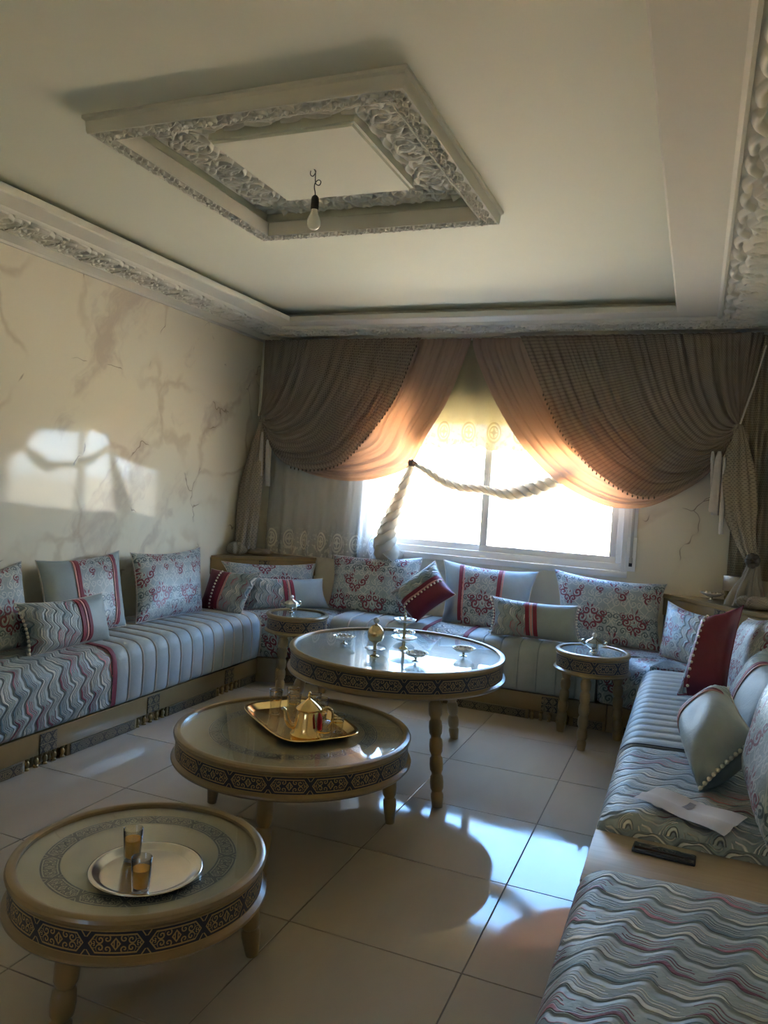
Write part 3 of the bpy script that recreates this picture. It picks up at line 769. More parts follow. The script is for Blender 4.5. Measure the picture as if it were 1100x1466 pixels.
BASEZ = .172
def sofa_base(name, label, o, ds, dn, L, zones, group=None):
    """o: start of the front line on the floor, ds along, dn outward normal; zones: centres of the square ornaments"""
    t = thing(name, label, 'sofa base', o, 0, group); ds = Vector(ds); dn = Vector(dn)
    def bx(s0, s1, d0, d1, z0, z1, bev=0.0):
        a = ds*s0+dn*d0; b = ds*s1+dn*d1
        return MB().box((a.x, a.y, z0), (b.x, b.y, z1), bev=bev)
    bx(0, L, -.50, -.035, .0, BASEZ-.012).obj('box', 'gold_wood', t, smooth=False)
    bx(0, L, -.035, 0, .062, BASEZ, .003).obj('rail', 'gold_wood', t, ang=30)
    edges = []
    for z in zones: edges += [(z-.135, z+.135)]
    last = 0
    for (a, b) in edges+[(L, L)]:
        if a-last > .05:
            a2 = min(a, L)
            bx(last, a2, -.035, -.004, .0, .0615, .002).obj('plinth', 'gold_wood', t, ang=30)
            if a2-last > .12:
                q = bx(last+.02, a2-.02, -.005, .001, .004, .058); q.obj('fret_panel', 'fret_strip', t, smooth=False)
        last = b
    me = None
    for z in zones:
        bx(z-.052, z+.052, -.002, .005, .068, .162).obj('square_ornament', 'fret_square', t, smooth=False)
        for k in range(5):
            if me is None:
                me = MB().lathe([(.0001, 0), (.013, 0), (.013, .006), (.008, .012), (.012, .022), (.0135, .030), (.012, .038), (.0065, .045), (.011, .052), (.014, .060), (.0001, .060)], 10).mesh('baluster', 'gold_paint')
            p = ds*(z+(k-2)*.056)+dn*(-.016); inst(me, 'baluster', t, (p.x, p.y, .001))
    return t
FXL, FXR, FYB = -2.88, -.215, 5.085
sofa_base('sofa_base', 'low gold wooden sofa base with fretwork plinth along the left wall', (FXL, 1.0, 0), (0, 1, 0), (1, 0, 0), 3.86, [.305, 1.105, 1.905, 2.70, 3.50])
sofa_base('sofa_base', 'low gold wooden sofa base with fretwork plinth under the window', (-2.40, FYB, 0), (1, 0, 0), (0, -1, 0), 1.96, [.0+.80, 1.60])
sofa_base('sofa_base', 'low gold wooden sofa base along the right side of the room', (FXR, 4.80, 0), (0, -1, 0), (-1, 0, 0), 3.7, [.5, 1.3, 2.1])
def corner_base(label, pts, ornament):
    t = thing('corner_sofa_plinth', label, 'sofa base', (pts[0][0], pts[0][1], 0)); o = Vector((pts[0][0], pts[0][1], 0))
    mb = MB(); n = len(pts)
    P = [[(x-o.x, y-o.y, z) for x, y in pts] for z in (0, BASEZ)]
    mb.grid(P, closev=True); mb.face([(x-o.x, y-o.y, BASEZ) for x, y in pts]); mb.obj('box', 'gold_wood', t, ang=20)
    a, b = Vector((*ornament[0], 0)), Vector((*ornament[1], 0)); d = (b-a).normalized(); nn = Vector((d.y, -d.x, 0))
    q = MB(); 
    for s0, s1, z0, z1 in ((.03, (b-a).length-.03, .006, .058),):
        c4 = [a+d*s0+nn*.004-o, a+d*s1+nn*.004-o]
        q.face([(c4[0].x, c4[0].y, z0), (c4[1].x, c4[1].y, z0), (c4[1].x, c4[1].y, z1), (c4[0].x, c4[0].y, z1)], [(0, 0), (s1-s0, 0), (s1-s0, .052), (0, .052)])
    q.obj('fret_panel', 'fret_strip', t, smooth=False)
corner_base('chamfered gold corner base joining the left and window sofas', [(FXL, 4.865), (-2.76, 4.90), (-2.405, 5.085), (-2.405, 5.58), (-3.38, 5.58), (-3.38, 4.865)], ((-2.76, 4.90), (-2.405, 5.085)))
corner_base('chamfered gold corner base joining the window and right sofas', [(-.435, 5.085), (-.345, 5.085), (-.19, 4.93), (-.19, 4.81), (.30, 4.81), (.30, 5.58), (-.435, 5.58)], ((-.345, 5.085), (-.19, 4.93)))

OL, OB, ORR = (XL+.01, 0, 0), (0, YB-.02, 0), (XR-.01, 0, 0)
DL, DBk, DR = FXL+.012-(XL+.01), (YB-.02)-(FYB-.012), (XR-.01)-(FXR-.012)
t = thing('seat_mattress', 'grey mattress of the left sofa, half wave brocade and half ribbed velvet', 'mattress', (0, 0, 0))
mattress('wave_cover', 'wave_brocade', t, OL, (0, 1, 0), (1, 0, 0), 1.0, 3.345, DL)
mattress('ribbed_cover', 'velvet_stripe', t, OL, (0, 1, 0), (1, 0, 0), 3.345, 4.86, DL, channels=13)
seam_strip('burgundy_piping', 'ribbon_red', t, OL, (0, 1, 0), (1, 0, 0), 3.335, DL, .034)
for k in range(1, 14): seam('white_piping', 'piping_cream', t, OL, (0, 1, 0), (1, 0, 0), 3.345+(4.86-3.345)/13*k-.004, DL, .0048, .001)
t = thing('seat_mattress', 'grey ribbed velvet mattress under the window with a short brocade middle section', 'mattress', (0, 0, 0))
mattress('ribbed_cover', 'velvet_stripe', t, OB, (1, 0, 0), (0, -1, 0), -2.42, -1.70, DBk, channels=5)
mattress('wave_cover', 'wave_brocade', t, OB, (1, 0, 0), (0, -1, 0), -1.70, -1.40, DBk)
mattress('ribbed_cover', 'velvet_stripe', t, OB, (1, 0, 0), (0, -1, 0), -1.40, -.52, DBk, channels=7)
for s in (-1.70, -1.40): seam_strip('burgundy_piping', 'ribbon_red', t, OB, (1, 0, 0), (0, -1, 0), s, DBk, .034)
for s in list(np.linspace(-2.42, -1.70, 6)[1:-1]): seam('white_piping', 'piping_cream', t, OB, (1, 0, 0), (0, -1, 0), s, DBk, .006, .001)
for s in list(np.linspace(-1.40, -.52, 8)[1:-1]): seam('grey_piping', 'velvet_grey', t, OB, (1, 0, 0), (0, -1, 0), s, DBk, .003, -.002)
t = thing('seat_mattress', 'right sofa mattress, ribbed grey velvet running into wave brocade behind the oak board', 'mattress', (0, 0, 0))
mattress('wave_cover', 'wave_brocade', t, ORR, (0, 1, 0), (-1, 0, 0), 2.49, 3.27, DR, endr=.05)
mattress('ribbed_cover', 'velvet_stripe', t, ORR, (0, 1, 0), (-1, 0, 0), 3.27, 4.80, DR, channels=15, puff=.012)
seam_strip('dark_piping', 'dark_velvet', t, ORR, (0, 1, 0), (-1, 0, 0), 3.265, DR, .022)
t = thing('seat_mattress', 'wave brocade mattress nearest the camera at the bottom right', 'mattress', (0, 0, 0))
mattress('wave_cover', 'wave_brocade', t, ORR, (0, 1, 0), (-1, 0, 0), .75, 2.135, DR, endr=.05)
def corner_mattress(label, pts):
    t = thing('corner_cushion', label, 'mattress', (pts[0][0], pts[0][1], 0)); n = len(pts)
    c = Vector((sum(p[0] for p in pts)/n, sum(p[1] for p in pts)/n, 0)); o = Vector((pts[0][0], pts[0][1], 0))
    # resample outline with rounded corners
    Q = []
    for i in range(n):
        a, b, d = (Vector((*pts[(i+k) % n], 0)) for k in (-1, 0, 1))
        r = .05
        p, q = b+(a-b).normalized()*r, b+(d-b).normalized()*r
        for s in np.linspace(0, 1, 4): Q.append(p*(1-s)**2+b*2*s*(1-s)+q*s*s)
        for s in np.linspace(0, 1, 7)[1:-1]: Q.append(q.lerp(d+(b-d).normalized()*r, s))
    m = len(Q); ring = []
    for ins, z in ((.03, .175), (.004, .19), (0, .25), (-.004, .34), (0, .42), (.018, .455), (.05, .482), (.10, .494), (.22, .499), (9, .502)):
        row = []
        for i, p in enumerate(Q):
            tt = (Q[(i+1) % m]-Q[i-1]).normalized(); nn = Vector((-tt.y, tt.x, 0)); 
            if nn.dot(c-p) < 0: nn = -nn
            w_ = p+nn*ins if ins < 5 else c.lerp(p, .02)
            row.append((w_.x-o.x, w_.y-o.y, z))
        ring.append(row)
    UV = [[(p[0]+p[2]*0, p[1]-(SEAT-p[2])) for p in row]+[(row[0][0], row[0][1]-(SEAT-row[0][2]))] for row in ring]
    MB().grid(ring, UV, closev=True).obj('cushion_cover', 'damask', t, ang=60)
corner_mattress('damask corner seat cushion between left sofa and window sofa', [(XL+.02, 4.87), (FXL+.02, 4.87), (-2.43, 5.065), (-2.43, YB-.03), (XL+.02, YB-.03)])
corner_mattress('damask corner seat cushion between window sofa and right sofa', [(-.51, 5.07), (-.35, 5.07), (-.19, 4.91), (-.19, 4.81), (XR-.03, 4.81), (XR-.03, YB-.03), (-.51, YB-.03)])
# board between the two right mattresses
t = thing('gap_board', 'pale oak board bridging the gap between the two right-hand mattresses', 'wooden board', (0, 0, 0))
MB().box((FXR-.008, 2.137, .421), (XR-.02, 2.488, .440), bev=.002).obj('board', 'oak_board', t, ang=30)
MB().box((FXR+.02, 2.14, .18), (XR-.04, 2.485, .42)).obj('box', 'oak_board', t, smooth=False)

# ------------------------------------------------------------------ corner shelves
def corner_shelf(label, a, b, apex, upper=None):
    a, b, apex = Vector((*a, 0)), Vector((*b, 0)), Vector((*apex, 0)); d = (b-a).normalized(); n = Vector((-d.y, d.x, 0))
    if n.dot(apex-a) > 0: n = -n                   # n points into the room
    t = thing('corner_shelf', label, 'corner shelf', a); L_ = (b-a).length
    def prism(name, mat, z0, z1, off, cut=.0):
        A, B, Cc = a+n*off+d*cut, b+n*off-d*cut, apex
        tri = [A-a, B-a, Cc-a]
        mb = MB(); mb.grid([[(p.x, p.y, z) for p in tri] for z in (z0, z1)], closev=True)
        mb.face([(p.x, p.y, z1) for p in tri]); mb.face([(p.x, p.y, z0) for p in tri][::-1])
        return mb.obj(name, mat, t, smooth=False, merge=True)
    def panel(name, mat, s0, s1, z0, z1, th, th0=0., uv=None):
        P = [a+d*s-a for s in (s0, s1)]; q = []
        mb = MB(); M_ = frame((0, 0, 0), d, -n, Vector((0, 0, 1)))
        mb.box((s0, -th, z0), (s1, -th0, z1), bev=.003 if mat != 'fret_square' else 0)
        mb.v = [tuple(M_ @ Vector(v)) for v in mb.v]
        return mb.obj(name, mat, t, ang=30)
    prism('top_board', 'gold_wood', .832, .85, .012)
    panel('front_panel', 'gold_wood', .0, L_, .70, .822, .0, -.02)
    panel('moulding', 'gold_paint', .0, L_, .820, .833, .008, -.01)
    panel('velvet_back', 'dark_velvet', .01, L_-.01, .50, .70, -.004, -.03)
    panel('square_ornament', 'fret_square', L_*.5-.045, L_*.5+.045, .735, .815, .004, -.001)
    if upper:
        u = MB(); M_ = frame((0, 0, 0), d, -n, Vector((0, 0, 1)))
        s, w2, dep = upper
        u.box((s-w2, dep, .93), (s+w2, dep+.16, 1.03), bev=.003); u.v = [tuple(M_ @ Vector(v)) for v in u.v]
        o_ = u.obj('upper_box', 'gold_wood', t, ang=30)
        for k in range(4):
            p = d*(s-w2+.02+k*(2*w2-.04)/3)-n*(dep+.02)
            MB().lathe([(.0001, .85), (.016, .85), (.010, .865), (.014, .885), (.008, .90), (.014, .915), (.016, .93), (.0001, .93)], 10, p.x, p.y).obj('baluster', 'gold_paint', t)
    return t
corner_shelf('gold diagonal corner shelf behind the cushions in the left corner', (XL+.005, 5.13), (-2.90, YB-.005), (XL+.005, YB-.005))
corner_shelf('gold diagonal corner shelf with a raised small box in the right corner', (-.17, YB-.005), (XR-.005, 5.04), (XR-.005, YB-.005), upper=(.47, .085, .13))

# ------------------------------------------------------------------ cushions
def q4(cs, u, v):
    bl, br, tr_, tl = cs
    return bl*(1-u)*(1-v)+br*u*(1-v)+tr_*u*v+tl*(1-u)*v
def cushion(name, label, corners, mats, breaks=(), thick=.15, flip=False, ribbons=(), piping='piping_cream', pom=(), uoff=0., voff=0., bow=.095, group=None, rot90=False, seed=1, sag=0.):
    """corners BL, BR, TR, TL (world). mats: material per zone, breaks: u positions between zones.
    ribbons: (u centre, width, material, label). pom: list of u (0/1 ends or inner) that carry little pompoms"""
    cs = [Vector(c) for c in corners]; cen = sum(cs, Vector())/4
    W = ((cs[1]-cs[0]).length+(cs[2]-cs[3]).length)/2; H = ((cs[3]-cs[0]).length+(cs[2]-cs[1]).length)/2
    eu = ((cs[1]-cs[0])+(cs[2]-cs[3])).normalized(); ev = ((cs[3]-cs[0])+(cs[2]-cs[1])).normalized(); nrm = eu.cross(ev).normalized()
    if nrm.dot(Vector((0, 0, CAMH))*0+Vector((-1.2, 1.5, 1.4))-cen) < 0: nrm = -nrm
    t = thing(name, label, 'cushion', cen, 0, group)
    rg = random.Random(seed); ph = [rg.uniform(0, 6) for _ in range(6)]
    us = list(np.linspace(0, 1, 29)); 
    for b in breaks: us[int(np.argmin([abs(x-b) for x in us]))] = b
    us = [0, .008, .022]+us[1:-1]+[.978, .992, 1]; us = sorted(set(us)); vs = [0, .01, .03]+list(np.linspace(0, 1, 19))[1:-1]+[.97, .99, 1]
    def pt(u, v, side, extra=0.):
        X_, Y_ = 2*u-1, 2*v-1
        # sides bow in towards the middle, corners stay as ears
        ub = .5+.5*X_*(1-bow*(1-Y_*Y_)*abs(X_)**3*1.0); vb = .5+.5*Y_*(1-bow*(1.5 if Y_ > 0 else .35)*(1-X_*X_)*abs(Y_)**3)
        p = q4(cs, ub, vb)
        k = max(0., (1-abs(X_)**3.2)*(1-abs(Y_)**3.2))**.52
        wr = .010*math.sin(7*u+ph[0]+3*v)*math.sin(5*v+ph[1])+.005*math.sin(15*u+ph[2])*math.sin(9*v+ph[3]+4*u)
        rad = .8*math.exp(-((abs(X_)-1)**2+(abs(Y_)-1)**2)*6)*.012*math.sin(math.atan2(abs(Y_)-1.1, abs(X_)-1.1)*22+ph[4])
        d = (thick*.5*k*(1+wr*5)+rad*k)*(1 if side > 0 else .75)+extra
        return p-cen+nrm*d*side+Vector((0, 0, -sag*k))
    def zone(u):
        z = 0
        for b in breaks:
            if u > b+1e-6: z += 1
        return z
    mb = MB()
    for side in (1, -1):
        P = [[pt(u, v, side) for v in vs] for u in us]
        if rot90: UV = [[(v*H+voff, u*W+uoff) for v in vs] for u in us]
        else: UV = [[(u*W+uoff, v*H+voff) for v in vs] for u in us]
        mb.grid(P, UV, mi=lambda i, j: zone((us[i]+us[i+1])/2), flip=(side < 0))
    ml = []
    for m in mats: ml.append(m)
    mb.obj('cover', ml, t, ang=None, merge=True)
    if piping:
        n = 14; bd = [pt(u, 0, 1) for u in np.linspace(0, 1, n)]+[pt(1, v, 1) for v in np.linspace(0, 1, n)[1:]]+[pt(u, 1, 1) for u in np.linspace(1, 0, n)[1:]]+[pt(0, v, 1) for v in np.linspace(1, 0, n)[1:]]
        MB().tube(bd, .0035, 5).obj('piping', piping, t)
    for (u, wd, m, lb) in ribbons:
        du = wd/W/2; P = []
        loop = [(v, 1) for v in np.linspace(0.0, 1, 22)]+[(v, -1) for v in np.linspace(1, 0.0, 22)]
        for v, sd in loop:
            row = []
            for q, ex in ((-1, -.001), (-.85, .0035), (.85, .0035), (1, -.001)): row.append(pt(u+q*du, v, sd, ex+.002))
            P.append(row)
        o = MB().grid(P).obj('ribbon', m, t); o['label'] = lb
    if pom:
        mb = MB()
        for u in pom:
            for v in np.linspace(.04, .96, 13):
                p = pt(u, v, 1, .008)+ (eu*(.012 if u > .5 else -.012) if u in (0, 1) else Vector())
                mb.ball(p, .0078, 7, 5)
        o = mb.obj('pompom_trim', 'pearl', t, ang=None); o['kind'] = 'stuff'
    return t
RB, RP = 'ribbon_red', 'ribbon_pink'
def rib2(u, W, s=1): return [(u, .030, RB, 'burgundy velvet ribbon'), (u+s*.024/W, .012, RP, 'narrow salmon ribbon')]
def rib3(u, W): return [(u-.026/W, .028, RB, 'burgundy velvet ribbon'), (u, .014, RP, 'salmon ribbon'), (u+.026/W, .028, RB, 'burgundy velvet ribbon')]
# left sofa, leaning on the wall
cushion('back_cushion', 'damask back cushion cut by the left edge of the picture', [(-3.20, 2.55, .50), (-3.20, 3.08, .52), (-3.43, 3.20, .937), (-3.43, 2.67, .885)], ['damask'], uoff=.07, seed=2)
cushion('back_cushion', 'back cushion with plain grey ends and damask middle on the left sofa', [(-3.20, 3.17, .52), (-3.20, 3.81, .52), (-3.43, 3.977, .955), (-3.43, 3.30, .935)], ['velvet_grey', 'damask', 'velvet_grey'], (.36, .84), ribbons=rib2(.36, .67, -1)+rib2(.84, .67, -1), uoff=.17, seed=3)
cushion('back_cushion', 'all-damask back cushion nearest the left corner of the room', [(-3.20, 3.90, .52), (-3.20, 4.60, .51), (-3.43, 4.86, .935), (-3.43, 4.09, .935)], ['damask'], uoff=.26, seed=4, thick=.16)
cushion('bolster_cushion', 'small oblong cushion, brocade with red and plain grey end, on the left sofa', [(-3.06, 2.94, .505), (-3.06, 3.51, .505), (-3.16, 3.54, .755), (-3.16, 2.92, .765)], ['wave_brocade_small', 'velvet_grey'], (.55,), ribbons=rib3(.60, .6), rot90=False, pom=(0,), seed=5, thick=.17)
# left corner
cushion('throw_cushion', 'small cushion half bright red velvet, half brocade, in the left corner', [(-3.317, 4.72, .50), (-2.953, 4.72, .50), (-2.884, 4.85, .80), (-3.311, 4.85, .785)], ['velvet_burgundy', 'wave_brocade_small'], (.38,), ribbons=rib2(.42, .38), pom=(.30,), seed=6, thick=.12)
cushion('back_cushion', 'long damask cushion leaning on the left corner shelf', [(-3.22, 5.03, .50), (-2.752, 5.498, .50), (-2.848, 5.652, .81), (-3.397, 5.103, .815)], ['damask'], thick=.12, seed=7, bow=.10)
cushion('bolster_cushion', 'oblong cushion with pale blue plain end behind the left small round table', [(-3.05, 4.95, .50), (-2.585, 5.415, .50), (-2.67, 5.43, .725), (-3.10, 5.00, .735)], ['wave_brocade_small', 'velvet_grey'], (.50,), ribbons=rib3(.50, .6), thick=.12, seed=8)
# under the window
cushion('back_cushion', 'wide damask cushion under the left part of the window', [(-2.62, 5.43, .50), (-1.85, 5.43, .50), (-1.932, 5.66, .945), (-2.704, 5.66, .90)], ['damask'], uoff=.05, voff=.1, seed=9)
cushion('throw_cushion', 'tilted square cushion half brocade half burgundy velvet under the window', [(-2.06, 5.34, .69), (-1.81, 5.24, .51), (-1.547, 5.30, .736), (-1.749, 5.40, .955)], ['wave_brocade_small', 'velvet_burgundy'], (.48,), ribbons=rib2(.46, .35), pom=(.58,), seed=10, thick=.16, bow=.08)
cushion('back_cushion', 'cushion with plain grey ends and damask middle under the window', [(-1.68, 5.43, .505), (-1.04, 5.43, .505), (-1.035, 5.66, .92), (-1.767, 5.66, .945)], ['velvet_grey', 'damask', 'velvet_grey'], (.22, .64), ribbons=rib2(.22, .7, 1)+rib2(.64, .7, 1), uoff=.12, seed=11)
cushion('bolster_cushion', 'small oblong brocade and grey cushion in front of the right end of the window', [(-1.25, 5.20, .51), (-.645, 5.20, .515), (-.685, 5.29, .755), (-1.281, 5.29, .757)], ['wave_brocade_small', 'velvet_grey'], (.44,), ribbons=rib3(.48, .6), pom=(0, 1), seed=12, thick=.15, bow=.10)
cushion('back_cushion', 'large damask cushion right of the window beside the right corner shelf', [(-.84, 5.40, .50), (-.15, 5.40, .50), (-.147, 5.65, .925), (-.923, 5.65, .955)], ['damask'], uoff=.2, seed=13, thick=.17, bow=.11)
# right side
cushion('throw_cushion', 'small cream and pink damask cushion in front of the right corner shelf', [(-.155, 5.25, .505), (.12, 4.98, .505), (.17, 5.19, .79), (-.13, 5.48, .83)], ['damask', 'wave_brocade_small'], (.5,), uoff=.08, seed=14, thick=.13)
cushion('throw_cushion', 'tilted burgundy velvet cushion with cream trim on the right sofa', [(-.022, 4.1, .53), (.19, 4.02, .56), (.262, 4.42, .972), (.063, 4.34, .885)], ['wave_brocade_small', 'velvet_burgundy'], (.20,), ribbons=[(.17, .02, RB, 'burgundy ribbon')], pom=(.23,), seed=15, thick=.22, bow=.12, piping='ribbon_red')
cushion('back_cushion', 'damask cushion against the right wall behind the burgundy cushion', [(.215, 4.75, .51), (.29, 4.10, .51), (.46, 4.10, .99), (.31, 4.72, .87)], ['damask'], uoff=.03, voff=.05, seed=16, thick=.15)
cushion('bolster_cushion', 'oblong cushion leaning at the right edge, brocade with red stripe and plain end', [(.215, 4.0, .56), (.275, 3.36, .52), (.440, 3.35, .80), (.345, 3.97, .835)], ['wave_brocade_small', 'velvet_grey'], (.42,), ribbons=rib2(.42, .6), seed=17, thick=.17)
cushion('bolster_cushion', 'plump grey oblong cushion with one red stripe and pompoms on the right sofa', [(.012, 3.37, .555), (.075, 2.80, .515), (.249, 2.93, .685), (.172, 3.50, .73)], ['wave_brocade_small', 'velvet_grey'], (.28,), ribbons=rib2(.30, .56), pom=(1,), seed=18, thick=.24, bow=.07)
cushion('back_cushion', 'damask cushion cut by the right edge of the picture, nearest the camera', [(.235, 2.95, .56), (.252, 2.42, .52), (.42, 2.42, .92), (.30, 2.93, .93)], ['damask'], uoff=.11, voff=.12, seed=19, thick=.15)

# ------------------------------------------------------------------ tables
def table(label, cx, cy_, z, r, legs, lr_top, lr_bot, ap=.066, tall=False, band='fret_band', inlay=True, group=None, cell=.155, LR=.027, top='tabletop_cream'):
    t = thing('round_table', label, 'table', (cx, cy_, 0), 0, group)
    h = ap
    # profile from the inner lip of the rim outwards and down
    MB().lathe([(r-.030, z-.014), (r-.030, z-.003), (r-.026, z), (r-.014, z+.001), (r-.004, z-.004), (r, z-.012), (r-.002, z-.020), (r-.010, z-.024), (r-.012, z-.028), (r-.009, z-.031)], 96).obj('rim', 'gold_wood', t, ang=35)
    n = max(4, round(2*PI*r/cell)); rb = n*cell/(2*PI)
    P = []; UV = []
    for i in range(97):
        a = 2*PI*i/96; P.append([((r-.010)*math.cos(a), (r-.010)*math.sin(a), zz) for zz in (z-.031-h, z-.031)]); UV.append([(i/96*n*cell, 0), (i/96*n*cell, ap)])
    mm = MB().grid(P, UV); mm.obj('apron_band', band, t)
    z2 = z-.031-h
    MB().lathe([(r-.010, z2), (r-.006, z2-.002), (r+.004, z2-.008), (r+.006, z2-.014), (r, z2-.022), (r-.012, z2-.026), (r-.03, z2-.026), (.0001, z2-.024)], 96).obj('lower_moulding', 'gold_wood', t, ang=35)
    MB().lathe([(.0001, z-.016), (r-.029, z-.016)], 96).obj('top_panel', top, t)
    if inlay:
        R0, R1 = r*.60, r*.60+.058
        nn = max(4, round(2*PI*R1/.15)); P = []; UV = []
        for i in range(97):
            a = 2*PI*i/96; P.append([(q*math.cos(a), q*math.sin(a), z-.0152) for q in (R1, R0)]); UV.append([(i/96*nn*.15, 0), (i/96*nn*.15, .06)])
        MB().grid(P, UV).obj('inlay_ring', 'fret_inlay', t)
    MB().lathe([(.0001, z-.0115), (r-.031, z-.0115), (r-.031, z-.0085), (.0001, z-.0085)], 96).obj('glass_top', 'table_glass', t, ang=30)
    H = z2-.020; S = LR
    if tall:
        prof = [(.9, 1), (1.0, .985), (1.0, .97), (.78, .955)]; k = 5
        for q in range(k):
            b = .95-q*.165
            prof += [(.80, b), (1.0, b-.018), (1.08, b-.07), (1.02, b-.125), (.80, b-.150)]
        prof += [(1.0, .115), (1.0, .09), (.80, .0), (.0001, 0)]
    else:
        prof = [(1.0, 1), (1.05, .95), (1.1, .85), (1.05, .72), (.75, .655), (1.02, .63), (1.12, .50), (1.02, .39), (.72, .34), (.98, .31), (1.0, .24), (.70, 0), (.0001, 0)]
    for a in legs:
        a = math.radians(a); top = Vector((math.cos(a)*lr_top, math.sin(a)*lr_top, H)); bot = Vector((math.cos(a)*lr_bot, math.sin(a)*lr_bot, .002))
        d = (top-bot); Ln = d.length; q = Vector((0, 0, 1)).rotation_difference(d.normalized())
        M_ = Matrix.Translation(bot) @ q.to_matrix().to_4x4()
        o = MB().lathe([(p*S, h_*Ln) for p, h_ in prof], 20).obj('leg', 'gold_wood', t, ang=50); o.matrix_local = M_
    return t
table('low round table with silver tray and juice glasses, nearest the camera', -1.428, 1.818, .365, .362, (43, 163, 277), .315, .345, LR=.029)
table('middle-height round table with the gold tea tray', -1.487, 2.839, .45, .488, (42, 168, 286), .43, .455, LR=.029)
table('tallest large round table with crystal dishes', -1.427, 3.850, .62, .575, (-47, 72, 192), .50, .60, ap=.072, tall=True, band='fret_band_far', LR=.030, cell=.165, inlay=False, top='tabletop_sky_tint')
table('small round side table standing in front of the left corner cushions', -2.517, 4.755, .56, .219, (-90, 30, 150), .175, .200, ap=.075, tall=True, band='fret_band_far', inlay=False, LR=.029, cell=.165, top='tabletop_pale')
table('small round side table standing beside the ribbed right sofa', -.522, 4.83, .56, .224, (-92, 35, 150), .180, .205, ap=.075, tall=True, band='fret_band_far', inlay=False, LR=.029, cell=.165, top='tabletop_sky_tint')

# ------------------------------------------------------------------ tableware
def superell(a, b, n, th): 
    c_, s_ = math.cos(th), math.sin(th); return (a*math.copysign(abs(c_)**(2/n), c_), b*math.copysign(abs(s_)**(2/n), s_))
# silver tray with juice
ZT1 = .365-.0085
tr = thing('serving_tray', 'round silver tray on the lowest table', 'tray', (-1.352, 1.745, ZT1))
P = [(.0001, .001), (.118, .001), (.128, .003), (.140, .011), (.150, .013), (.155, .012), (.154, .009), (.140, .006), (.128, -.0005+.001), (.0001, .0002)]
MB().lathe(P, 64).obj('plate', 'silver', tr, ang=None)
def juice_glass(label, x, y, z, H=.088, lvl=.055):
    g = thing('juice_glass', label, 'glass', (x, y, z), 0)
    MB().lathe([(.0001, 0), (.0205, 0), (.0225, .003), (.024, .02), (.0275, H-.001), (.0268, H), (.0258, H-.001), (.0225, .014), (.019, .009), (.0001, .008)], 28).obj('glass', 'drinking_glass', g, ang=None)
    MB().lathe([(.0001, .0095), (.0180, .0100), (.0218, .015), (.0245, lvl), (.0001, lvl)], 28).obj('juice', 'juice', g, ang=50)
juice_glass('glass of orange juice at the back of the silver tray', -1.427, 1.775, ZT1+.0015, .092, .062)
juice_glass('glass of orange juice at the front of the silver tray', -1.298, 1.655, ZT1+.0015, .090, .060)

# gold tray with tea set
ZT2 = .45-.0085
TC = Vector((-1.500, 2.905, ZT2)); TA = math.radians(-38)
tr = thing('serving_tray', 'rounded rectangular gold tray on the middle table', 'tray', TC, TA)
P = []
for a, b, z in ((.0001, .0001, .002), (.235, .135, .002), (.248, .148, .005), (.268, .168, .022), (.280, .180, .026), (.284, .184, .024), (.280, .180, .020), (.262, .162, .010), (.246, .146, .0005), (.0001, .0001, .0003)):
    P.append([(*superell(a, b, 4.5, 2*PI*i/72), z) for i in range(72)])
MB().grid(P, closev=True).obj('plate', 'brass', tr, ang=None)
def tray_pt(x, y): 
    v = Matrix.Rotation(TA, 3, 'Z') @ Vector((x, y, 0)); return TC.x+v.x, TC.y+v.y, TC.z+.0022
tp = thing('teapot', 'brass teapot with pointed lid and a red tag on the gold tray', 'teapot', (-1.405, 2.800, ZT2+.0022), math.radians(215)); tp.scale = (1.18, 1.18, 1.18)
MB().lathe([(.0001, 0), (.058, 0), (.060, .004), (.055, .010), (.050, .030), (.045, .055), (.040, .078), (.038, .083), (.041, .086), (.041, .089), (.0001, .089)], 40).obj('body', 'brass', tp, ang=40)
ld = MB().lathe([(.0435, .0885), (.045, .091), (.042, .095), (.022, .112), (.010, .120), (.005, .124), (.0001, .125)], 40).obj('lid', 'brass', tp, ang=40)
MB().lathe([(.0001, .122), (.005, .124), (.003, .129), (.0065, .134), (.003, .140), (.0045, .144), (.0001, .150)], 14).obj('finial', 'brass', ld)
MB().tube(polyline([(.042, 0, .028), (.062, 0, .034), (.074, 0, .055), (.080, 0, .080), (.092, 0, .092)], 18), list(np.linspace(.013, .006, 18)), 12).obj('spout', 'brass', tp)
MB().tube(polyline([(-.040, 0, .080), (-.062, 0, .092), (-.082, 0, .080), (-.084, 0, .050), (-.070, 0, .028), (-.052, 0, .022)], 26), .0045, 8).obj('handle', 'brass', tp)
tag_ = MB().tube([(-.03, .052, .088), (-.030, .062, .072), (-.031, .062, .035)], [.004, .009, .008], 8); lab(tag_.obj('tag', 'red_felt', tp), 'red felt tag')
def tea_glass(label, x, y, H=.075, r=.022, flip=False):
    g = thing('tea_glass', label, 'glass', tray_pt(x, y) if not isinstance(y, tuple) else y, 0, None)
    prof = [(.0001, 0), (r*.78, 0), (r*.84, .003), (r*.80, H*.25), (r*.88, H*.55), (r, H-.001), (r*.97, H), (r*.93, H-.001), (r*.80, H*.55), (r*.70, H*.25), (r*.66, .008), (.0001, .007)]
    if flip: prof = [(a, H-b) for a, b in prof][::-1]
    MB().lathe(prof, 24).obj('glass', 'drinking_glass', g, ang=None)
    mb = MB(); zz = H*.62 if not flip else H*.38
    MB().lathe([(r*.925, zz-.003), (r*.935, zz+.003)], 24).obj('gold_line', 'brass', g)
    z2_ = H*.955 if not flip else H*.05
    MB().lathe([(r*.995, z2_-.0015), (r*1.0, z2_+.0015)], 24).obj('gold_line', 'brass', g)
    return g
tea_glass('tall tea glass at the left end of the gold tray', -.150, -.050, .112, .029)
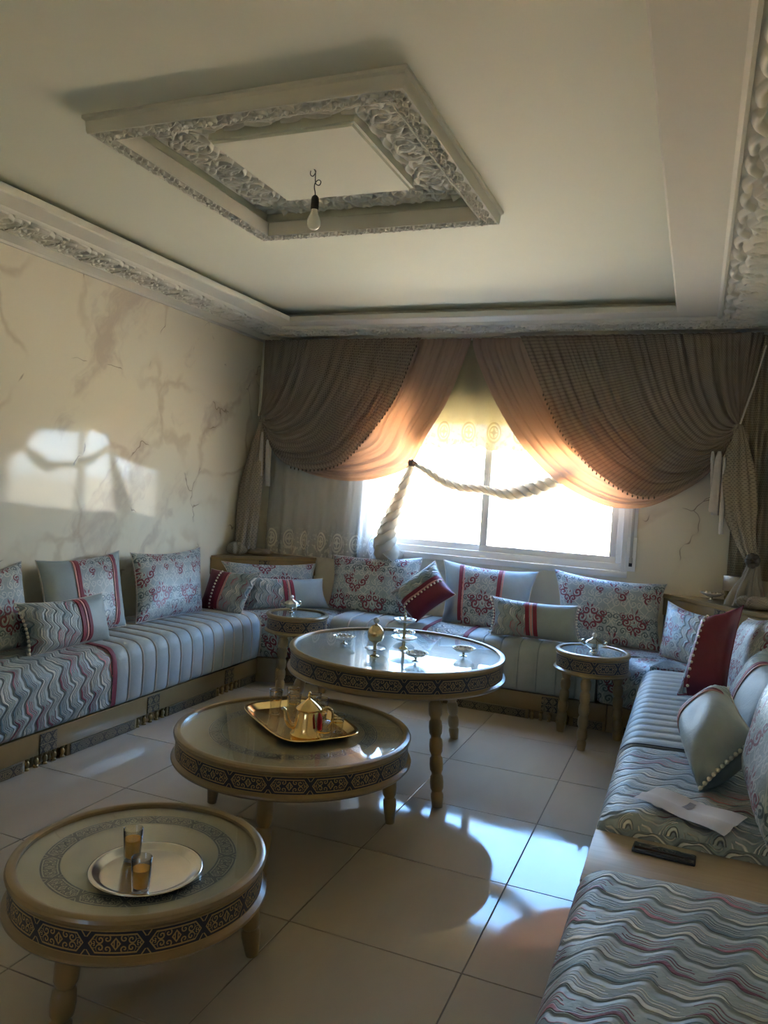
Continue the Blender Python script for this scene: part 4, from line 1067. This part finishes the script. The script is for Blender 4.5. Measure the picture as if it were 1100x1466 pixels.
tea_glass('tall tea glass behind the left-most one on the gold tray', -.185, .045, .105, .028)
tea_glass('tall tea glass in the middle of the gold tray, left of the teapot', -.070, .005, .112, .029)
tea_glass('tea glass behind the teapot on the gold tray', .010, .100, .105, .028)
tea_glass('tea glass at the far edge of the gold tray', -.085, .110, .100, .028)
tea_glass('short round tea glass upside down at the right end of the tray', .200, .020, .070, .029, True)
tea_glass('short tea glass behind the right-most one on the gold tray', .165, .100, .078, .027)
tea_glass('short tea glass between the teapot and the right-most glass', .125, .035, .078, .027)

# crystal on the tall table
ZT3 = .62-.0085
def scal(n, a): return lambda t: 1+a*abs(math.cos(n*t/2))
def crystal_bowl(label, x, y, z, s=1., name='crystal_bowl', grp=None):
    g = thing(name, label, 'bowl', (x, y, z), random.uniform(0, 1), grp)
    MB().lathe([(.0001, .020*s), (.020*s, .021*s), (.040*s, .028*s), (.058*s, .044*s), (.0575*s, .0465*s), (.052*s, .043*s), (.036*s, .031*s), (.0001, .025*s)], 64, scal=scal(12, .10)).obj('bowl', 'crystal', g, ang=None)
    MB().lathe([(.0001, 0), (.020*s, 0), (.020*s, .003*s), (.008*s, .006*s), (.006*s, .013*s), (.010*s, .019*s), (.0001, .021*s)], 20).obj('foot', 'silver', g)
    for k in range(12):
        a = 2*PI*k/12; MB().ball((.046*s*math.cos(a), .046*s*math.sin(a), .040*s), .006*s, 6, 4).obj('bead', 'silver', g, ang=None)
    return g
crystal_bowl('crystal footed bowl at the left of the tall table', -1.71, 3.78, ZT3)
crystal_bowl('crystal footed bowl at the front of the tall table', -1.245, 3.63, ZT3)
crystal_bowl('crystal footed bowl at the right of the tall table', -1.075, 3.90, ZT3)
crystal_bowl('crystal footed bowl behind the tiered stand', -1.49, 4.12, ZT3)
g = thing('lidded_dish', 'antique gold lidded incense dish on a saucer, front left of the tiered stand', 'lidded dish', (-1.455, 3.60, ZT3))
MB().lathe([(.0001, 0), (.024, 0), (.024, .004), (.010, .010), (.007, .022), (.012, .030), (.0001, .032)], 24).obj('foot', 'antique_gold', g)
MB().lathe([(.0001, .030), (.02, .031), (.050, .040), (.0505, .043), (.02, .035), (.0001, .034)], 60, scal=scal(12, .08)).obj('saucer', 'crystal', g, ang=None)
MB().lathe([(.0001, .033), (.010, .035), (.008, .060), (.014, .070), (.034, .082), (.041, .100), (.041, .120), (.0001, .120)], 32).obj('cup', 'antique_gold', g)
ld = MB().lathe([(.042, .120), (.042, .124), (.036, .140), (.022, .156), (.008, .163), (.006, .170), (.0001, .171)], 32).obj('lid', 'antique_gold', g)
MB().ball((0, 0, .183), .0155, 12, 8).obj('knob', 'crystal', ld, ang=None)
g = thing('tiered_stand', 'tall tiered crystal stand in the middle of the tall table', 'tiered stand', (-1.40, 3.87, ZT3))
MB().lathe([(.0001, 0), (.026, 0), (.024, .006), (.010, .016), (.008, .05), (.011, .058), (.007, .066), (.009, .09), (.006, .12), (.010, .14), (.006, .16), (.008, .175), (.0001, .178)], 20).obj('column', 'antique_gold', g)
for zt, R in ((.045, .066), (.140, .056)):
    MB().lathe([(.009, zt), (R*.6, zt+.004), (R, zt+.018), (R*.99, zt+.021), (R*.6, zt+.009), (.009, zt+.005)], 64, scal=scal(12, .10)).obj('dish', 'crystal', g, ang=None)
MB().ball((0, 0, .187), .009, 10, 7).obj('finial', 'crystal', g, ang=None)
MB().lathe([(.0001, .192), (.004, .195), (.002, .205), (.0001, .222)], 10).obj('spike', 'antique_gold', g)
def little_pot(label, x, y, z, rz):
    g = thing('sugar_pot', label, 'ornamental pot', (x, y, z), rz); g.scale = (1.25, 1.25, 1.25)
    MB().lathe([(.0001, 0), (.020, 0), (.019, .004), (.009, .010), (.008, .018), (.0001, .019)], 18).obj('foot', 'silver', g)
    MB().lathe([(.0001, .018), (.022, .022), (.036, .036), (.038, .048), (.030, .058), (.014, .066), (.008, .072), (.0001, .072)], 28, sx=1.15).obj('body', 'silver', g)
    MB().ball((0, 0, .083), .0125, 12, 8).obj('knob', 'crystal', g, ang=None)
    for k in (0, PI):
        MB().tube(polyline([(math.cos(k)*.036, .0, .036), (math.cos(k)*.052, .006, .040), (math.cos(k)*.058, .008, .052), (math.cos(k)*.046, .004, .060)], 12), [.007]*6+list(np.linspace(.007, .002, 6)), 8).obj('wing', 'silver', g)
    MB().tube(polyline([(.01, -.03, .06), (.012, -.038, .04), (.014, -.042, .015)], 8), .004, 6).obj('spoon', 'silver', g)
little_pot('silver sugar pot on the small table by the right sofa', -.515, 4.80, .56-.0085, .2)
little_pot('silver sugar pot on the small table by the left corner', -2.60, 4.81, .56-.0085, .9)

# glass bowl on the right corner shelf
crystal_bowl('clear glass footed bowl on the right corner shelf', .135, 5.60, .850, 1.15, 'glass_bowl')

# phone and paper
ph_ = thing('mobile_phone', 'black phone lying on the oak board', 'phone', (-.018, 2.405, .440), math.radians(-3))
MB().box((-.088, -.030, .0), (.088, .036, .009), bev=.004).obj('body', 'black_plastic', ph_)
MB().box((-.083, -.026, .0088), (.083, .032, .0098), bev=.0004).obj('screen', 'phone_glass', ph_)
pp_ = thing('paper_sheet', 'folded sheet of white paper lying on the right brocade mattress', 'paper', (0, 0, 0))
c0 = [Vector(v) for v in ((-.124, 2.600, .506), (.142, 2.465, .496), (.213, 2.615, .509), (-.056, 2.735, .511))]
P = []
for i in range(13):
    row = []
    for j in range(9):
        u, v = i/12, j/8; p = q4(c0, u, v)+Vector((0, 0, .010)); z = .006*math.sin(PI*u*1.0+.3)*math.sin(v*5+1)+.008*max(0, 1-abs(v-.35)/.10)+.004*math.sin(9*u)
        row.append((p.x, p.y, p.z+z+.004))
    P.append(row)
MB().grid(P).obj('sheet', 'paper', pp_, ang=None)
mb = MB()
for k in range(6):
    u = .40+k*.012
    a = [Vector(P[5][j])+(Vector(P[6][j])-Vector(P[5][j]))*((u-.40)*12) for j in range(4, 8)]
    mb.grid([[tuple(p+Vector((0, 0, .0012))) for p in a], [tuple(p+Vector((.003, -.001, .0012))) for p in a]])
mb.obj('printed_lines', 'print', pp_)

# ------------------------------------------------------------------ curtains
def nested(name, mat, parent, left, right, y0, nu=150, nv=60, seed=0, y1=None, amp=1., reveal=0., tiey=None):
    """cloth whose threads run from the rail to the tie: straight edge 'left', swept edge 'right' (x, z)"""
    A = polyline([(x, 0, z) for x, z in left], nv); B = polyline([(x, 0, z) for x, z in right], nv)
    rg = random.Random(seed); f1, f2, f3 = [rg.uniform(0, 6) for _ in range(3)]
    wob = [(rg.uniform(22, 95), rg.uniform(0, 6), rg.uniform(.3, 1.)) for _ in range(8)]
    P = []; UV = []
    W = abs(right[0][0]-left[0][0])
    for i in range(nu):
        u = i/(nu-1); row = []; ur = []
        for j in range(nv):
            v = j/(nv-1); a, b = A[j], B[j]
            uu = u**(1+.0*v)
            x, z = a[0]*(1-uu)+b[0]*uu, a[2]*(1-uu)+b[2]*uu
            fine = math.sin(u*W*2*PI/.036+f1+math.sin(u*31)*1.5)*.011*(1-v)**1.5+math.sin(u*W*2*PI/.062+f2+v*2)*.007
            mid = sum(w_*math.sin(k*u*W/1.3+p+v*1.2) for k, p, w_ in wob)/3.2
            env = min(1, .25+v*2.2)*(1-.55*v)
            y = y0-.010+fine+mid*.036*env*amp
            if y1 is not None: y = y+(y1-y0)*min(1, v*1.2)*u*(1-v)
            # folds also push in the plane where the cloth sags
            x += mid*.004*v*(1-v)*4; z += mid*.012*v*(1-v)*2*u
            if tiey is not None: y = y*(1-v**4)+(tiey+math.sin(u*40)*.012)*v**4
            row.append((x, y, z+(math.sin(u*23)*.02*(v**6)))); ur.append((u*W*1.5, v*1.3))
        P.append(row); UV.append(ur)
    return MB().grid(P, UV).obj(name, mat, parent, ang=None), P
def beads_along(name, pts, r, parent, step, mat='bead_dark'):
    L_ = sum((Vector(b)-Vector(a)).length for a, b in zip(pts, pts[1:])); n = int(L_/step); q = polyline(pts, max(4, n)); mb = MB()
    for p in q: mb.lathe([(.0001, -r*2.2), (r*.7, -r*1.4), (r, -r*.2), (r*.4, r), (.0001, r*1.3)], 6, p[0], p[1]-.012, p[2]-r)
    o = mb.obj(name, mat, parent, ang=None); o['kind'] = 'stuff'; return o
RZ = 2.625
TL_, TR_ = (-3.385, 1.975), (.215, 1.985)
cl_ = thing('curtain', 'left curtain, taupe crochet over peach satin, swept to the left corner tie', 'curtain', (-2.6, 5.6, RZ))
def rel(P, t): 
    return P
pe, _ = nested('satin_lining', 'peach_satin', None, [(-3.40, RZ), (-3.395, 2.2), TL_], [(-1.645, RZ), (-1.66, 2.55), (-1.80, 2.15), (-1.95, 1.88), (-2.05, 1.67), (-2.21, 1.575), (-2.50, 1.51), (-2.77, 1.52), (-3.02, 1.58), (-3.22, 1.73), TL_], 5.635, seed=3, amp=.9, tiey=5.56)
cr, PC = nested('crochet_layer', 'crochet', None, [(-3.41, RZ), (-3.40, 2.2), (TL_[0], TL_[1]+.03)], [(-2.02, RZ), (-2.07, 2.53), (-2.20, 2.18), (-2.39, 1.90), (-2.62, 1.655), (-2.85, 1.58), (-3.07, 1.59), (-3.21, 1.66), (-3.31, 1.80), TL_], 5.585, nu=130, seed=4, tiey=5.53)
bd_ = beads_along('bead_trim', [(p[0], p[1], p[2]) for p in PC[-1][2:46]], .0065, None, .034)
def adopt(t, *obs):
    for o in obs:
        o.parent = t; o.matrix_parent_inverse = Matrix.Translation(-Vector(t.location))
def tail(name, mat, t, path, rx, ry, folds=9, n=56, seed=0, lobes=.16):
    """gathered cloth hanging as a folded tube"""
    q = polyline(path, 40); rg = random.Random(seed); p0 = rg.uniform(0, 6); P = []; UV = []
    for j, c_ in enumerate(q):
        s = j/39; a = np.interp(s, np.linspace(0, 1, len(rx)), rx); b = np.interp(s, np.linspace(0, 1, len(ry)), ry); row = []
        for k in range(n):
            th = 2*PI*k/n; m = 1+lobes*math.sin(folds*th+p0+s*1.5)*min(1, s*3+.3)+.07*math.sin(3*th+s*6)
            row.append((c_[0]+math.cos(th)*a*m, c_[1]+math.sin(th)*b*m, c_[2]))
        P.append(row); UV.append([(k/n*.45, s*1.2) for k in range(n+1)])
    o = MB().grid(P, UV, closev=True, flip=True).obj(name, mat, None, ang=None); adopt(t, o); return o
adopt(cl_, pe, cr, bd_)
tail('tail', 'crochet_plain', cl_, [(-3.375, 5.56, 2.00), (-3.38, 5.56, 1.86), (-3.40, 5.52, 1.55), (-3.405, 5.47, 1.2), (-3.40, 5.43, .90)], [.025, .06, .085, .085, .075], [.03, .06, .07, .075, .08], seed=2)
def puddle(name, mat, t, c_, R, H, seed=0):
    rg = random.Random(seed); P = []; UV = []; f = [rg.uniform(0, 6) for _ in range(4)]
    for j in range(17):
        s = j/16; row = []
        for k in range(48):
            th = 2*PI*k/48; r = 1+.13*math.sin(5*th+f[0]+s*2)+.09*math.sin(11*th+f[1]-s*3)
            rr = math.sin(PI*s)**.7*r; zz = H*(.5-.5*math.cos(PI*s))*(1+.18*math.sin(7*th+f[2]+s*4)*math.sin(PI*s))
            row.append((c_[0]+math.cos(th)*R[0]*rr, c_[1]+math.sin(th)*R[1]*rr, c_[2]+max(.0, zz)))
        P.append(row); UV.append([(k/48*.6, s*.3) for k in range(49)])
    o = MB().grid(P, UV, closev=True, flip=True).obj(name, mat, None, ang=None); adopt(t, o)
puddle('puddle', 'crochet_plain', cl_, (-3.42, 5.36, .852), (.075, .10, ), .10, 3)
puddle('puddle', 'crochet_plain', cl_, (-3.33, 5.52, .852), (.13, .07, ), .05, 5)
for pts in ([(-3.395, 5.545, RZ), (-3.392, 5.53, 2.3), (-3.38, 5.50, 1.99)],):
    o = MB().tube(pts, .0045, 6).obj('tie_cord', 'cord_white', None); adopt(cl_, o)
def tassels(t, spots):
    for (x, y, z0, z1, w2, a) in spots:
        P = []
        for s, k in ((0, .35), (.06, .5), (.12, .7), (.5, .9), (1, 1)):
            P.append([(x+(z0-z1)*s*a+math.cos(th)*w2*k*(1+.12*math.sin(6*th)), y+math.sin(th)*.012*k, z0+(z1-z0)*s) for th in np.linspace(0, 2*PI, 25)[:-1]])
        o = MB().grid(P, closev=True, flip=True).obj('tassel', 'tassel_cloth', None, ang=None); adopt(t, o)
tassels(cl_, [(-3.30, 5.53, 1.80, 1.42, .022, .06), (-3.335, 5.50, 1.86, 1.50, .018, .0)])

cr_ = thing('curtain', 'right curtain, taupe crochet over peach satin, swept to the tie at the right edge', 'curtain', (-.6, 5.6, RZ))
pe, _ = nested('satin_lining', 'peach_satin', None, [(.30, RZ), (.26, 2.3), TR_], [(-1.64, RZ), (-1.62, 2.52), (-1.48, 2.23), (-1.28, 1.92), (-1.08, 1.70), (-.87, 1.55), (-.62, 1.445), (-.44, 1.43), (-.26, 1.47), (0., 1.64), (.14, 1.82), TR_], 5.635, seed=8, amp=.9, tiey=5.55)
cr, PC = nested('crochet_layer', 'crochet', None, [(.33, RZ), (.28, 2.3), (TR_[0], TR_[1]+.03)], [(-1.27, RZ), (-1.22, 2.53), (-1.03, 2.13), (-.90, 1.91), (-.69, 1.69), (-.49, 1.56), (-.33, 1.515), (-.13, 1.575), (.06, 1.74), (.17, 1.89), TR_], 5.585, nu=150, seed=9, tiey=5.52)
bd_ = beads_along('bead_trim', [(p[0], p[1], p[2]) for p in PC[-1][12:42]], .0065, None, .034)
adopt(cr_, pe, cr, bd_)
o = MB().tube([(.345, 5.53, 2.53), (.29, 5.51, 2.27), (.225, 5.49, 2.02)], .006, 6).obj('tie_cord', 'cord_white', None); adopt(cr_, o)
P = []; UV = []
for i in range(40):
    u = i/39; P.append([(.22+u*.30, 5.665+.018*math.sin(u*28), RZ-v*1.62) for v in np.linspace(0, 1, 8)]); UV.append([(u*.5, v*1.7) for v in np.linspace(0, 1, 8)])
o = MB().grid(P, UV).obj('side_panel', 'crochet_plain', None, ang=None); adopt(cr_, o)
tail('tail', 'crochet_plain', cr_, [(.215, 5.55, 2.02), (.225, 5.54, 1.90), (.235, 5.52, 1.65), (.275, 5.49, 1.40), (.335, 5.44, 1.19), (.365, 5.42, 1.13)], [.03, .07, .10, .095, .06, .035], [.03, .05, .07, .07, .05, .03], seed=5)
tail('tail', 'crochet_plain', cr_, [(.365, 5.42, 1.13), (.355, 5.42, 1.08), (.34, 5.40, .97), (.34, 5.385, .86)], [.035, .05, .085, .12], [.03, .05, .07, .08], seed=7)
puddle('puddle', 'crochet_plain', cr_, (.40, 5.33, .852), (.12, .07), .08, 9)
mb = MB()
for q in range(9):
    a = q*2.39; mb.ball((.352+.026*math.cos(a), 5.385+.016*math.sin(a*1.3), 1.150+.030*math.sin(a)), .021, 8, 6)
o = lab(mb.obj('knot', 'bead_dark', None, ang=None), 'dark beaded rosette knot'); adopt(cr_, o)
tassels(cr_, [(.115, 5.50, 1.84, 1.44, .030, -.02), (.075, 5.53, 1.84, 1.42, .022, .10), (.15, 5.48, 1.80, 1.30, .014, .02)])

# sheer net panel left of the window, gold-embroidered valance, twisted garlands
sn = thing('sheer_curtain', 'white sheer net with embroidered hem hanging at the left of the window', 'sheer curtain', (-2.8, 5.69, RZ))
P = []; UV = []
for i in range(160):
    u = i/159; row = []; ur = []
    for j in range(30):
        v = j/29; x = -3.36+u*(1.20-.06*v)-.02*v; y = 5.70+.018*math.sin(u*60+v*1.5)+.010*math.sin(u*23+v*3)
        row.append((x, y, RZ-v*(RZ-.86))); ur.append((u*1.8, (1-v)*(RZ-.86)))
    P.append(row); UV.append(ur)
o = MB().grid(P, UV).obj('net', 'sheer_net', None, ang=None); adopt(sn, o)
va = thing('valance', 'cream sheer valance with gold embroidered medallions across the top of the window', 'valance', (-1.5, 5.69, RZ))
P = []; UV = []
for i in range(200):
    u = i/199; row = []; ur = []
    sc = .035*abs(math.sin(u*PI*2.1/.24))
    for j in range(16):
        v = j/15; x = -2.15+u*1.75; y = 5.712+.014*math.sin(u*44+v)
        z = RZ-v*(RZ-1.83+sc); row.append((x, y, z)); ur.append((u*2.1, z-1.80))
    P.append(row); UV.append(ur)
o = MB().grid(P, UV).obj('net', 'sheer_gold', None, ang=None); adopt(va, o)
def twisted(name, label, path, rads, seed=0, turns=5, mat='twisted_net'):
    t = thing(name, label, 'garland', path[0]); q = polyline(path, 90); r = np.interp(np.linspace(0, 1, 90), np.linspace(0, 1, len(rads)), rads)
    for st_ in range(3):
        pts = []
        for j, p in enumerate(q):
            s = j/89; a = s*turns*2*PI+st_*2*PI/3+seed; pts.append((p[0]+0*a, p[1]+math.cos(a)*r[j]*.5, p[2]+math.sin(a)*r[j]*.5))
            if abs(path[-1][2]-path[0][2]) > .3: pts[-1] = (p[0]+math.sin(a)*r[j]*.5, p[1]+math.cos(a)*r[j]*.5, p[2])
        o = MB().tube(pts, [x*.62 for x in r], 12, scal=lambda th, s: 1+.10*math.sin(5*th+s*30)+.10*math.sin(s*150+seed*3)*math.sin(th*3)).obj('strand', mat, None, ang=None); adopt(t, o)
    return t
twisted('twisted_garland', 'twisted net garland looping across the window from the left knot', [(-2.04, 5.60, 1.665), (-1.93, 5.60, 1.615), (-1.80, 5.60, 1.545), (-1.66, 5.60, 1.505), (-1.49, 5.61, 1.50), (-1.30, 5.65, 1.475), (-1.12, 5.69, 1.525), (-.95, 5.70, 1.60), (-.80, 5.70, 1.66)], [.018, .030, .032, .032, .030, .050, .056, .044, .03], 0, 7)
g2 = twisted('twisted_garland', 'twisted lace tail falling from the left knot down to the cushions', [(-2.05, 5.60, 1.66), (-2.10, 5.60, 1.50), (-2.16, 5.61, 1.33), (-2.22, 5.62, 1.15), (-2.25, 5.65, 1.0), (-2.20, 5.66, .92)], [.022, .042, .052, .062, .08, .10], 1, 3)
k_ = thing('curtain_knot', 'small peach satin knot holding the left curtain at the window', 'curtain knot', (-2.045, 5.585, 1.665))
MB().ball((0, 0, 0), .028, 12, 8, sq=(1.2, .8, .9)).obj('knot', 'peach_satin', k_, ang=None)
for a in (.3, 1.4, 2.4): MB().tube([(0, 0, 0), (math.cos(a)*.03, -.01, math.sin(a)*.03), (math.cos(a)*.045, 0, math.sin(a)*.03-.01)], [.012, .010, .003], 8).obj('loop', 'peach_satin', k_, ang=None)

# ------------------------------------------------------------------ groups of like things
GR_ = {'back_cushion': 'large back cushions on the sofas', 'throw_cushion': 'square throw cushions', 'bolster_cushion': 'small oblong cushions', 'round_table': 'round gold tables with fretwork aprons',
       'tea_glass': 'tea glasses on the gold tray', 'juice_glass': 'glasses of orange juice', 'crystal_bowl': 'crystal bowls on the tall table', 'seat_mattress': 'long seat mattresses',
       'sofa_base': 'gold sofa bases', 'corner_sofa_plinth': 'gold corner plinths', 'corner_cushion': 'corner seat cushions', 'corner_shelf': 'gold corner shelves', 'curtain': 'window curtains',
       'sugar_pot': 'silver sugar pots', 'twisted_garland': 'twisted net garlands', 'serving_tray': 'trays'}
for o in bpy.data.objects:
    if 'category' in o and o.name.split('.')[0] in GR_: o['group'] = GR_[o.name.split('.')[0]]
